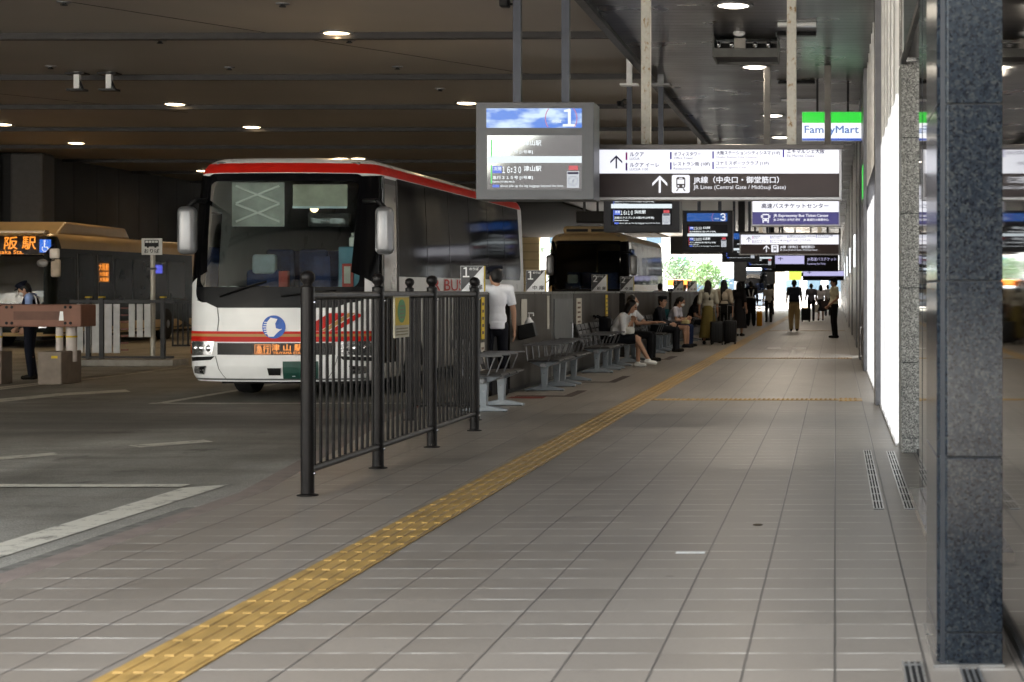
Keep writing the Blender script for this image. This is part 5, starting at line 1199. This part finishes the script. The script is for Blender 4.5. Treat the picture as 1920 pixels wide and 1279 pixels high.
def cloth(col, tag_='cloth'):
    if col not in CLO:
        CLO[col] = mat('fabric_%s' % col, srgb(col), .85, 0, .05, 9, .9, 11, spec=.2)
    return CLO[col]
M_hair = mat('black_hair', (.006, .005, .005), .5, 0, .3, 40); M_hairb = mat('brown_hair', (.012, .008, .006), .45, 0, .3, 40); M_mask = mat('face_mask_white', (.72, .72, .7), .8)
def person(label, loc, rz, J, top='ffffff', sleeve='short', bottom=('trousers', '15161c'), shoe='17140f', hair='short', mask=False, cap=None, vest=None, s=1.0, group=None, vox=.009, girth=1.0, hmat=None, collar=False, sash=None):
    t = thing('person', label, 'person', (0, 0, 0), 0, group)
    P = {k: (v * s if isinstance(v, Vector) and not k.startswith('toe') else v) for k, v in J.items()}
    Hm = Matrix.Rotation(R(P['hyaw']), 3, 'Z') @ Matrix.Rotation(R(P['hpitch']), 3, 'X'); hd = P['head']; H = lambda x, y, z: hd + (Hm @ V((x, y, z))) * s; H4 = Hm.to_4x4()
    g = girth
    spine = (P['chest'] - P['pelvis']); up = spine.normalized(); side = (P['shl'] - P['shr']).normalized(); fwd = side.cross(up).normalized()
    B3 = Matrix((side, up.cross(side).normalized(), up)).transposed().to_4x4()
    def torso(m, e=0.0, lo=0.0):
        c = P['chest']; p = P['pelvis']; w = p + spine * .5
        m.ball(c + up * .0, ((.158 * g + e) * s, (.108 * g + e) * s, (.17 + e) * s), 18, 12, B3); m.ball(w, ((.132 * g + e) * s, (.098 * g + e) * s, (.17 + e) * s), 18, 12, B3)
        m.ball(p - up * lo, ((.155 * g + e) * s, (.112 * g + e) * s, (.14 + e) * s), 18, 12, B3)
        cone_sphere(m, P['shl'], (.056 + e) * s, P['shr'], (.056 + e) * s)
        return m
    # body: one skin
    m = torso(MB())
    cone_sphere(m, P['chest'] + up * .1 * s, .07 * s, P['neck'], .053 * s); cone_sphere(m, P['neck'], .052 * s, H(0, .02, -.07), .05 * s)
    m.ball(hd, (.075 * s, .094 * s, .112 * s), 20, 14, H4); m.ball(H(0, -.03, -.065), (.052 * s, .055 * s, .058 * s), 14, 10, H4)
    cone_sphere(m, H(0, -.088, .015), .011 * s, H(0, -.106, -.022), .015 * s, 8); m.ball(H(0, -.078, -.07), (.022 * s, .012 * s, .011 * s), 10, 6, H4)
    for q in (-1, 1): m.ball(H(q * .077, .012, -.012), (.012 * s, .02 * s, .032 * s), 10, 8, H4)
    for q in 'lr':
        sh, el, wr = P['sh' + q], P['el' + q], P['wr' + q]
        cone_sphere(m, sh, .047 * s * g, el, .037 * s); cone_sphere(m, el, .037 * s, wr, .025 * s)
        hand(m, wr + (wr - el).normalized() * .01, (wr - el), (V((-1 if q == 'l' else 1, -.3, 0)) if J.get('palm') is None else J['palm']))
        hi, kn, an = P['hi' + q], P['kn' + q], P['an' + q]; toe = P['toe' + q].normalized()
        cone_sphere(m, hi, .078 * s * g, kn, .054 * s * g); cone_sphere(m, kn, .052 * s * g, kn + (an - kn) * .3 + (fwd * -.012), .054 * s * g); cone_sphere(m, kn + (an - kn) * .3, .052 * s * g, an, .035 * s)
        cone_sphere(m, an - V((0, 0, .03)) * s - toe * .03, .032 * s, an - V((0, 0, .055)) * s + toe * .13 * s, .026 * s)
    remesh(m, 'body', M_skin, t, vox)
    e = MB()
    for q in (-1, 1): e.ball(H(q * .03, -.084, .012), .0125 * s, 10, 8)
    e.build('eyes', M_black, t, 180)
    # clothes
    if top:
        m = torso(MB(), .016, -.06 * s)
        for q in 'lr':
            sh, el, wr = P['sh' + q], P['el' + q], P['wr' + q]
            if sleeve == 'short': c = sh + (el - sh) * .72; m.ball(sh, .062 * s, 12, 8); m.cyl(sh, c, .062 * s, .058 * s, 14)
            elif sleeve == 'long': cone_sphere(m, sh, .062 * s, el, .05 * s); m.cyl(el, el + (wr - el) * .95, .05 * s, .036 * s, 14)
            elif sleeve == 'elbow': cone_sphere(m, sh, .068 * s, el, .062 * s)
        m.cyl(P['neck'] - up * .1 * s, P['neck'] - up * .015 * s, .085 * s, .062 * s, 16)
        pp = P['pelvis']
        m.cyl(pp + up * .02 * s, pp - up * .07 * s, .13 * s, .13 * s, 16) if not J.get('seated') else None
        sh_ = remesh(m, 'shirt', cloth(top), t, vox * 1.05, 5)
    if vest:
        m = MB(); c = P['chest']; m.ball(c, (.18 * g * s, .135 * g * s, .185 * s), 18, 12, B3); m.ball(P['pelvis'] + spine * .5, (.158 * g * s, .124 * g * s, .2 * s), 18, 12, B3)
        vv = remesh(m, 'vest', cloth(vest), t, vox * 1.05, 4)
        k = MB()
        for q in (-1, 1):
            k.tube([c + side * q * .1 * s + up * .13 * s + fwd * .07 * s, c + side * q * .1 * s + up * .19 * s, c + side * q * .12 * s + up * .12 * s - fwd * .1 * s, c + side * q * .09 * s - up * .1 * s - fwd * .135 * s], .014 * s, 8)
        k.build('reflective_strap', M_white, vv, 180)
    if sash:
        c = P['chest']; k = MB()
        for q in (-1, 1): k.tube([c + side * q * .1 * s + up * .17 * s - fwd * q * 0, c + side * q * .085 * s + up * .05 * s + fwd * .13 * s, c + side * q * .03 * s - up * .18 * s + fwd * .135 * s], .02 * s, 8); k.tube([c + side * q * .1 * s + up * .17 * s, c + side * q * .085 * s + up * .05 * s - fwd * .13 * s, c + side * q * .04 * s - up * .18 * s - fwd * .135 * s], .02 * s, 8)
        pts = [P['pelvis'] + up * .14 * s + side * math.cos(R(a)) * .165 * s + fwd * math.sin(R(a)) * .128 * s for a in range(0, 361, 30)]; k.tube(pts, .022 * s, 8); k.build('reflective_belt', M_white, t, 180)
    bt, bc = bottom
    m = MB(); p = P['pelvis']; sb = J.get('seated')
    hl = (P['hil'] + P['hir']) / 2
    m.ball(p - V((0, 0, .02)) * s, (.168 * g * s, .126 * g * s, .15 * s), 18, 12, B3)
    if bt in ('trousers', 'wide', 'shorts'):
        f = 1.25 if bt == 'wide' else 1.0
        for q in 'lr':
            hi, kn, an = P['hi' + q], P['kn' + q], P['an' + q]
            if bt == 'shorts': m.ball(hi, .095 * s * g, 12, 8); m.cyl(hi, hi + (kn - hi) * .6, .095 * s * g, .088 * s * g, 16)
            else:
                cone_sphere(m, hi, .095 * s * g, kn, .069 * s * f * g); m.cyl(kn, an + (an - kn).normalized() * .035 * s, .069 * s * f * g, .052 * s * f, 16)
        remesh(m, 'trousers' if bt != 'shorts' else 'shorts', cloth(bc), t, vox * 1.05, 5)
    else:
        if sb:
            for q in 'lr': cone_sphere(m, P['hi' + q], .11 * s, P['hi' + q] + (P['kn' + q] - P['hi' + q]) * .86, .085 * s)
            a = P['hil'] + (P['knl'] - P['hil']) * .8; b = P['hir'] + (P['knr'] - P['hir']) * .8; cone_sphere(m, a, .075 * s, b, .075 * s); cone_sphere(m, hl, .1 * s, (a + b) / 2, .08 * s)
        else:
            L = bt if isinstance(bt, (int, float)) else .62
            m.cyl(p + V((0, 0, .08)) * s, p - V((0, 0, .12)) * s, .14 * s, .17 * s, 20); m.cyl(p - V((0, 0, .1)) * s, p - V((0, 0, L)) * s, .17 * s, .25 * s, 20)
        remesh(m, 'skirt', cloth(bc), t, vox * 1.05, 4)
    for q in 'lr':
        an, toe = P['an' + q], P['toe' + q].normalized(); m = MB(); z = V((0, 0, 1))
        cone_sphere(m, an - z * .045 * s - toe * .04 * s, .043 * s, an - z * .052 * s + toe * .13 * s, .036 * s); m.cyl(an - z * .05 * s, an + z * .01 * s, .045 * s, .042 * s, 12)
        remesh(m, 'shoe', cloth(shoe), t, vox, 2)
    hm = hmat or M_hair
    m = MB()
    if hair != 'none':
        m.ball(H(0, .02, .022), (.086 * s, .098 * s, .112 * s), 18, 12, H4)
        if hair == 'short': m.ball(H(0, .045, -.02), (.078 * s, .068 * s, .085 * s), 14, 10, H4)
        if hair in ('bob', 'long'):
            for q in (-1, 1): cone_sphere(m, H(q * .06, .01, 0), .035 * s, H(q * .07, .02, -.13), .03 * s)
            cone_sphere(m, H(0, .05, 0), .075 * s, H(0, .06, -.13), .07 * s)
        if hair == 'long':
            d = (P['chest'] - P['neck']).normalized()
            for q in (-.05, 0, .05): cone_sphere(m, H(q, .07, -.08), .05 * s, H(q * 1.5, .1, -.12) + d * .26 * s, .035 * s)
        if hair == 'tail': cone_sphere(m, H(0, .1, .03), .04 * s, H(0, .13, -.16), .025 * s)
        if hair == 'bun': m.ball(H(0, .09, .09), .05 * s, 12, 8)
        remesh(m, 'hair', hm, t, vox, 2)
    if mask: remesh(MB().ball(H(0, -.05, -.045), (.06 * s, .06 * s, .05 * s), 16, 10, H4), 'face_mask', M_mask, t, .008, 2)
    if cap:
        m = MB(); T_ = Matrix.Translation(hd) @ H4 @ Matrix.Scale(s, 4)
        m.lathe((0, 0, 0), [(.001, .135), (.075, .135), (.105, .12), (.108, .105), (.096, .085), (.094, .05), (.09, .05)], 24)
        c1 = len(m.bm.verts); m.prism([(.07 * math.sin(R(a)), -.07 - .075 * math.cos(R(a)), .052) for a in range(-90, 91, 15)], (0, 0, .008))
        bmesh.ops.transform(m.bm, matrix=T_, verts=m.bm.verts); m.build('cap', cloth(cap), t, 40)
    t.location = loc; t.rotation_euler = (0, 0, R(rz)); return t

def bag(name, label, cat, loc, rz, w, d, h, col, straps=True, group=None):
    t = thing(name, label, cat, (0, 0, 0)); m = MB(); m.box(-w / 2, w / 2, -d / 2, d / 2, 0, h, min(w, d, h) * .3, 4)
    b = m.build('bag_body', cloth(col), t, 60)
    MB().box(-w * .36, w * .36, d / 2 - .01, d / 2 + .035, h * .08, h * .5, .02, 3).build('pocket', cloth(col), t, 60)
    if straps:
        for q in (-1, 1): MB().tube([(q * w * .3, -d / 2, h * .92), (q * w * .33, -d / 2 - .1, h * 1.02), (q * w * .36, -d / 2 - .2, h * .8), (q * w * .34, -d / 2 - .1, h * .3)], .016, 8).build('strap', cloth(col), t, 60)
    else: MB().tube([(-w * .3, 0, h * .97), (-w * .2, 0, h * 1.35), (w * .2, 0, h * 1.35), (w * .3, 0, h * .97)], .013, 8).build('handle', cloth(col), t, 60)
    t.location = loc; t.rotation_euler = (0, 0, R(rz)); return t
def suitcase(label, loc, rz, w, d, h, col):
    t = thing('suitcase', label, 'suitcase', (0, 0, 0))
    MB().box(-w / 2, w / 2, -d / 2, d / 2, .06, h, .04, 3).build('shell', mat('suitcase_' + col, srgb(col), .4, 0, .15, 6), t, 60)
    k = MB()
    for q in (-.3, -.1, .1, .3): k.box(q * w - .012, q * w + .012, -d / 2 - .004, -d / 2 + .004, .12, h - .06)
    k.build('rib', M_black, t)
    MB().tube([(-w * .25, d * .3, h), (-w * .25, d * .3, h + .38), (w * .25, d * .3, h + .38), (w * .25, d * .3, h)], .01, 8).build('handle', M_chrome, t)
    for x in (-w * .4, w * .4):
        for y in (-d * .35, d * .35): MB().cyl((x - .012, y, .03), (x + .012, y, .03), .03, n=12).build('caster', M_rubber, t)
    t.location = loc; t.rotation_euler = (0, 0, R(rz)); return t
NAVY = '10131f'
# guard by the gate barrier, bent over, facing left
person('guard in navy cap, mask and vest with white straps looking down behind the brown barrier', (px(50, 0, 30.45).x, 30.6, ROAD), -78,
       stand(head=V((0, -.1, 1.52)), neck=V((0, -.04, 1.42)), hpitch=28, wrl=V((.16, -.17, .9)), wrr=V((-.2, -.12, .88)), ell=V((.25, .02, 1.12)), knr=V((-.1, -.03, .5))), top='8aa0cf', sleeve='short', bottom=('trousers', NAVY), cap='0f1220', vest='11162b', mask=True, s=1.0)
# guard at the gap beside the first stop sign, seen from behind, facing right and away
person('guard in white shirt and navy cap standing in the counter gap behind the nearest bench', (-4.44, 23.7, 0), 208, stand(wrr=V((-.26, -.02, .86)), hyaw=12, hpitch=8), top='e9ecf4', bottom=('trousers', '0d0f18'), cap='10131f', s=1.0, girth=.88)
# woman in white blouse on the bench, facing the walkway (+X)
person('seated woman in white blouse and dark skirt with white sneakers leaning forward', (-4.0, 32.75, 0), 78, sit(.2, seated=True, hpitch=22, wrl=V((.02, -.36, .86)), wrr=V((-.02, -.35, .84)), ell=V((.2, -.26, .66)), elr=V((-.2, -.26, .66)), anl=V((.1, -.44, .09)), knl=V((.1, -.45, .52)), knr=V((-.06, -.46, .55)), anr=V((-.02, -.68, .15)), toer=V((.2, -1, -.1))), top='e6e6e8', sleeve='elbow', bottom=('skirt', '10131a'), shoe='eeeeea', hair='bob', s=.97, vox=.008)
bag('backpack', 'black backpack on the back of the seated woman in the white blouse', 'backpack', (-4.15, 32.72, .5), 258, .3, .16, .42, '0c0d12')
bag('handbag', 'small white cloth bag on the lap of the seated woman in the white blouse', 'handbag', (-3.72, 32.6, .6), 80, .26, .18, .13, 'd9d8d2', False)
person('seated man with white face mask and dark trousers reaching one arm forward', (-4.0, 35.3, 0), 82, sit(.02, seated=True, wrl=V((.2, -.5, .74)), ell=V((.24, -.24, .72)), wrr=V((-.15, -.42, .74)), elr=V((-.22, -.2, .72)), palm=V((0, 0, -1))), top='c9c9cd', sleeve='short', bottom=('trousers', '0e0e12'), mask=True, s=1.03)
# girl with teal bag
person('seated girl in white T-shirt and dark shorts bent over her lap', (-4.0, 43.9, 0), 78, sit(.16, seated=True, hpitch=20, wrl=V((.1, -.42, .66)), wrr=V((-.1, -.4, .66))), top='c8c8d6', sleeve='short', bottom=('shorts', '1a1114'), shoe='15151a', hair='tail', mask=True, s=.98)
bag('backpack', 'teal backpack worn by the seated girl in the white T-shirt', 'backpack', (-4.12, 43.9, .52), 258, .3, .17, .42, '0d3a40')
bag('handbag', 'cream pouch held on the lap of the girl with the teal backpack', 'handbag', (-3.6, 43.75, .57), 80, .24, .16, .1, 'b5aa80', False)
person('seated woman in blue jeans partly hidden beside the girl with the teal backpack', (-3.98, 44.75, 0), 82, sit(.08, seated=True, wrl=V((.06, -.34, .72)), wrr=V((-.06, -.34, .72))), top='3a2a22', sleeve='short', bottom=('trousers', '1a2748'), hair='bob', s=.97)
# standing women seen from behind
person('standing woman with long dark hair and olive skirt seen from behind', (px(1328, 0, 46.6).x, 46.6, 0), 176, stand(hyaw=-14), top='a8a598', sleeve='elbow', bottom=(.78, '6e6235'), hair='long', s=.97, hmat=M_hairb)
person('standing woman in beige top with black bag beside the two black suitcases', (px(1357, 0, 47.4).x, 47.4, 0), 160, stand(hyaw=30, wrl=V((.2, -.18, .9))), top='b0a594', sleeve='elbow', bottom=('trousers', '14120f'), hair='long', s=.98)
bag('handbag', 'black shoulder bag hanging at the back of the woman in the beige top', 'handbag', (px(1357, 0, 47.2).x + .02, 47.14, .78), 0, .42, .14, .26, '0b0a0a', False)
suitcase('black suitcase by the standing women, left one of the pair', (px(1344, 0, 46.2).x, 46.2, 0), 6, .34, .24, .6, '0b0b0d')
suitcase('black suitcase by the standing women, right one of the pair', (px(1369, 0, 46.5).x, 46.5, 0), -4, .32, .24, .62, '0c0c10')
# people along the walkway
person('man in dark clothes with white reflective belt and shoulder straps near the dark column', (px(1408, 0, 70).x, 70, 0), 185, stand(), top='0c0d12', sleeve='long', bottom=('wide', '0b0c10'), s=1.03, sash=True, girth=1.1)
person('person in pale shirt and dark trousers standing with a yellow bag beyond the reflective belt', (px(1441, 0, 79).x, 79, 0), 200, stand(), top='b9b2a8', bottom=('trousers', '15120f'), s=.98)
bag('handbag', 'tall yellow bag on the floor beside the man with the reflective belt', 'bag', (px(1424, 0, 70.5).x, 70.5, 0), 0, .22, .16, .55, 'c98a12', False)
walk = dict(knl=V((.1, -.12, .52)), anl=V((.1, -.1, .1)), knr=V((-.1, .0, .5)), anr=V((-.1, .12, .11)), wrl=V((.26, .1, .88)), wrr=V((-.26, -.12, .88)))
person('man in khaki trousers walking away with a dark backpack in the middle of the walkway', (px(1489, 0, 61).x, 61, 0), 180, stand(**walk), top='4a4c50', bottom=('wide', 'a48c62'), shoe='1a130d', s=1.03, hair='short', girth=1.1)
bag('backpack', 'dark grey backpack worn by the man in khaki trousers', 'backpack', (px(1489, 0, 61).x, 60.8, 1.02), 180, .34, .18, .48, '22252e')
person('man in grey top pulling a black suitcase far along the walkway', (px(1521, 0, 81).x, 81, 0), 182, stand(**walk), top='4d4a52', bottom=('trousers', '14131a'), s=1.0)
suitcase('black suitcase trailing behind the man in the grey top', (px(1511, 0, 80.5).x, 80.5, 0), 10, .4, .26, .62, '08080a')
person('woman in pale top and dark skirt carrying bags far along the walkway', (px(1539, 0, 83).x, 83, 0), 178, stand(wrr=V((-.3, -.05, .9))), top='b9b5b8', bottom=(.5, '1b181c'), hair='bob', s=.97)
bag('handbag', 'brown carrier bag at the right side of the far woman in the dark skirt', 'bag', (px(1547, 0, 82.9).x, 82.9, .5), 0, .4, .18, .42, '3a3030', False)
bag('handbag', 'pale paper carrier bag at the left side of the far woman in the dark skirt', 'bag', (px(1531, 0, 82.9).x, 82.9, .38), 0, .3, .16, .36, 'c9c5bd', False)
person('man in cream shirt, black cap and black trousers standing by the right wall facing left', (px(1564, 0, 52.7).x, 52.7, 0), -74, stand(wrl=V((.06, -.17, .92)), wrr=V((-.05, -.17, .9)), ell=V((.25, .05, 1.13)), elr=V((-.25, .04, 1.12)), hpitch=6), top='d8d0b4', bottom=('trousers', '0b0b0d'), shoe='0a0a0a', cap='0d0c10', s=1.03)
person('seated man in dark clothes and cap before the girl with the teal backpack', (-4.0, 40.9, 0), 84, sit(.05, seated=True, hyaw=-20), top='1b1c22', sleeve='long', bottom=('trousers', '101014'), cap='101118')
person('seated person in a black top on the dark bench behind the standing women', (-4.0, 50.2, 0), 80, sit(.12, seated=True, hpitch=18), top='15141a', bottom=('trousers', '17171c'), hair='bob', mask=True)
person('woman in dark dress standing behind the two black suitcases', (px(1386, 0, 55).x, 55, 0), 150, stand(), top='1c1a1d', sleeve='elbow', bottom=(.7, '1c1a1d'), hair='bob', s=.97)
person('dark haired man queueing behind the counter beside the cream coach', (px(1238, 0, 60).x, 60, ROAD), 160, stand(), top='2c2a2e', bottom=('trousers', '15151a'), s=1.03)
person('man in pale blue uniform standing behind the counter at the far bays', (px(1284, 0, 80).x, 80, ROAD), 10, stand(), top='a9b6cc', bottom=('trousers', '15151a'), cap='3a3f55', s=1.03)
person('tiny man in white shirt at the far right end of the walkway', (px(1552, 0, 98).x, 98, 0), 178, stand(**walk), top='d0d0d0', bottom=('trousers', '1c1c22'), s=1.0)

# ------------------------------------------------------------------ beyond the roof: daylight, trees, flyover, buildings
m = MB(); m.poly([(-200, 140.5, ROAD + .008), (60, 140.5, ROAD + .008), (60, 700, ROAD + .008), (-200, 700, ROAD + .008)]); struct('street_pavement', m, mat('pale_street_concrete', (.36, .35, .33), .85, 0, .15, .3))
def leaf_mat(name, col):
    return mat(name, col, .6, 0, .45, 1.3, spec=.3)
def tree(label, x, y, h, rad, m):
    t = thing('street_tree', label, 'tree', (x, y, ROAD), group='trees beyond the roof')
    tr = MB(); tr.cyl((x, y, ROAD), (x + .1, y, h * .45), .17, .11, 10); limbs = []
    for i in range(7):
        a = i * 2.4; p = Vector((x + .1, y, h * (.3 + .04 * i))); q = Vector((x + math.cos(a) * rad * .65, y + math.sin(a) * rad * .65, h * (.55 + .05 * i))); tr.cyl(p, q, .07, .025, 8); limbs.append(q)
    tr.build('trunk', mat('bark', (.07, .055, .04), .9, 0, .3, 12, .6, 40), t)
    c = MB(); rnd = random.Random(label)
    clumps = [Vector((x + rnd.gauss(0, rad * .42), y + rnd.gauss(0, rad * .42), h * (.64 + rnd.gauss(0, .14)))) for _ in range(11)] + limbs
    for cl in clumps:
        for _ in range(90):
            p = cl + Vector((rnd.gauss(0, .36), rnd.gauss(0, .36), rnd.gauss(0, .26))); n = Vector((rnd.gauss(0, 1), rnd.gauss(0, 1), rnd.gauss(.5, 1))).normalized(); u = n.orthogonal().normalized() * rnd.uniform(.07, .14); v = n.cross(u) * .6
            c.poly([p - u, p - v, p + u, p + v])
    c.build('crown', m, t, keep=True)
Lf = leaf_mat('leaf_green', (.11, .2, .08)); Lf2 = leaf_mat('leaf_dark_green', (.1, .17, .09))
for (u, Y, h, r_, lab, mm) in ((1326, 158, 4.0, 1.6, 'small bushy green tree in the bright opening left of the dark column', Lf), (1266, 164, 4.9, 2.0, 'green tree beside the rear of the cream coach in the bright opening', Lf2), (1300, 180, 4.2, 1.7, 'paler green tree farther back between the two trees', Lf), (1020, 190, 7.0, 3.0, 'tree far behind the beige wall opening', Lf2)): tree(lab, px(u, 0, Y).x, Y, h, r_, mm)
t = thing('flyover', 'pale concrete flyover deck crossing the bright opening', 'flyover', (-18, 185, 0))
MB().box(-60, 30, 185, 195, 3.55, 4.5).build('deck', mat('flyover_concrete', (.42, .42, .43), .8, 0, .1, .2), t); MB().box(-60, 30, 184.8, 185, 4.4, 5.2).build('parapet', mat('flyover_parapet', (.55, .56, .58), .7), t)
for x in (-34, -22.5, 12): MB().box(x - .6, x + .6, 188, 191, ROAD, 3.54).build('pier', mat('flyover_concrete'), t)
t = thing('road_sign', 'small teal blue road sign on the flyover parapet', 'sign', (px(1279, 0, 184).x, 184, 3.8)); x = px(1279, 0, 184).x
MB().box(x - .42, x + .42, 184.5, 184.6, 3.9, 4.75).build('plate', mat('road_sign_teal', (.03, .3, .42), .5), t); k = MB(); k.box(x - .3, x + .3, 184.49, 184.498, 4.25, 4.4).box(x - .1, x + .1, 184.49, 184.498, 4.05, 4.65); k.build('arrow_mark', M_white, t); MB().box(x - .42, x + .42, 184.605, 184.8, 4.1, 4.6).build('bracket', M_greymet, t)
def building(label, x0, x1, y, d, h, col, wc):
    t = thing('office_building', label, 'building', ((x0 + x1) / 2, y, 0)); MB().box(x0, x1, y, y + d, ROAD, h).build('facade', mat('facade_%s' % label[:5].strip(), col, .7, 0, .06, .1), t)
    n = max(3, int((x1 - x0) / 4)); k = 0
    for j in range(int(h / 4)):
        for i in range(n):
            if k >= 60: break
            a = x0 + (x1 - x0) * (i + .18) / n; b = x0 + (x1 - x0) * (i + .82) / n; MB().box(a, b, y - .06, y + .02, 1.2 + j * 4, 3.4 + j * 4).build('window', wc, t); k += 1
    MB().box(x0 - .3, x1 + .3, y - .3, y + d + .3, h + .01, h + .5).build('roof', M_conc, t)
M_win = mat('daylight_window', (.1, .16, .22), .15)
building('wide pale office block far beyond the flyover', -60, -12, 300, 30, 30, (.6, .6, .58), M_win)
building('white tower block at the end of the walkway view', -10, 30, 340, 30, 42, (.66, .66, .67), M_win)
building('grey block far behind the beige wall', -110, -62, 260, 30, 24, (.45, .44, .42), M_win)
t = thing('parked_truck', 'small orange and white truck beyond the cream coach', 'truck', (px(1268, 0, 150).x, 150, ROAD)); x = px(1268, 0, 150).x
MB().box(x - .85, x + .85, 151.2, 155, .55, 2.3, .05).build('cargo_box', mat('truck_orange', (.75, .2, .02), .5), t); MB().box(x - .82, x + .82, 149.6, 151.1, .2, 1.75, .18, 3).build('cab', M_white, t, 60)
MB().box(x - .7, x + .7, 149.57, 149.62, 1.0, 1.55).build('windscreen', M_dkglass, t)
for sx in (-.72, .72):
    for yy in (150.3, 154): MB().cyl((x + sx - .1, yy, .25), (x + sx + .1, yy, .25), .37, n=18).build('wheel', M_rubber, t)
t = thing('reflection_mask', 'dark sloping slab added behind the forecourt to mask sky in reflections', 'building', (-10, -40, 0)); MB().prism([(-16.5, -40, ROAD), (-16.5, -40, 5.9), (-11.4, -40, 9.7), (4, -40, 10.8), (4, -40, ROAD)], (0, -8, 0)).build('wall', mat('reflection_mask_dark', (.03, .03, .033), .5), t)  # unseen slab added to cut a sloping edge into the board's sky reflection
# unseen blocks added behind the camera for polished fronts and screens to reflect
building('pale block behind the forecourt, out of the picture', -70, -38, -75, 20, 26, (.5, .49, .46), M_win)
building('tall pale block behind the forecourt, right of the pale one', 8, 45, -95, 25, 40, (.55, .54, .52), M_win)
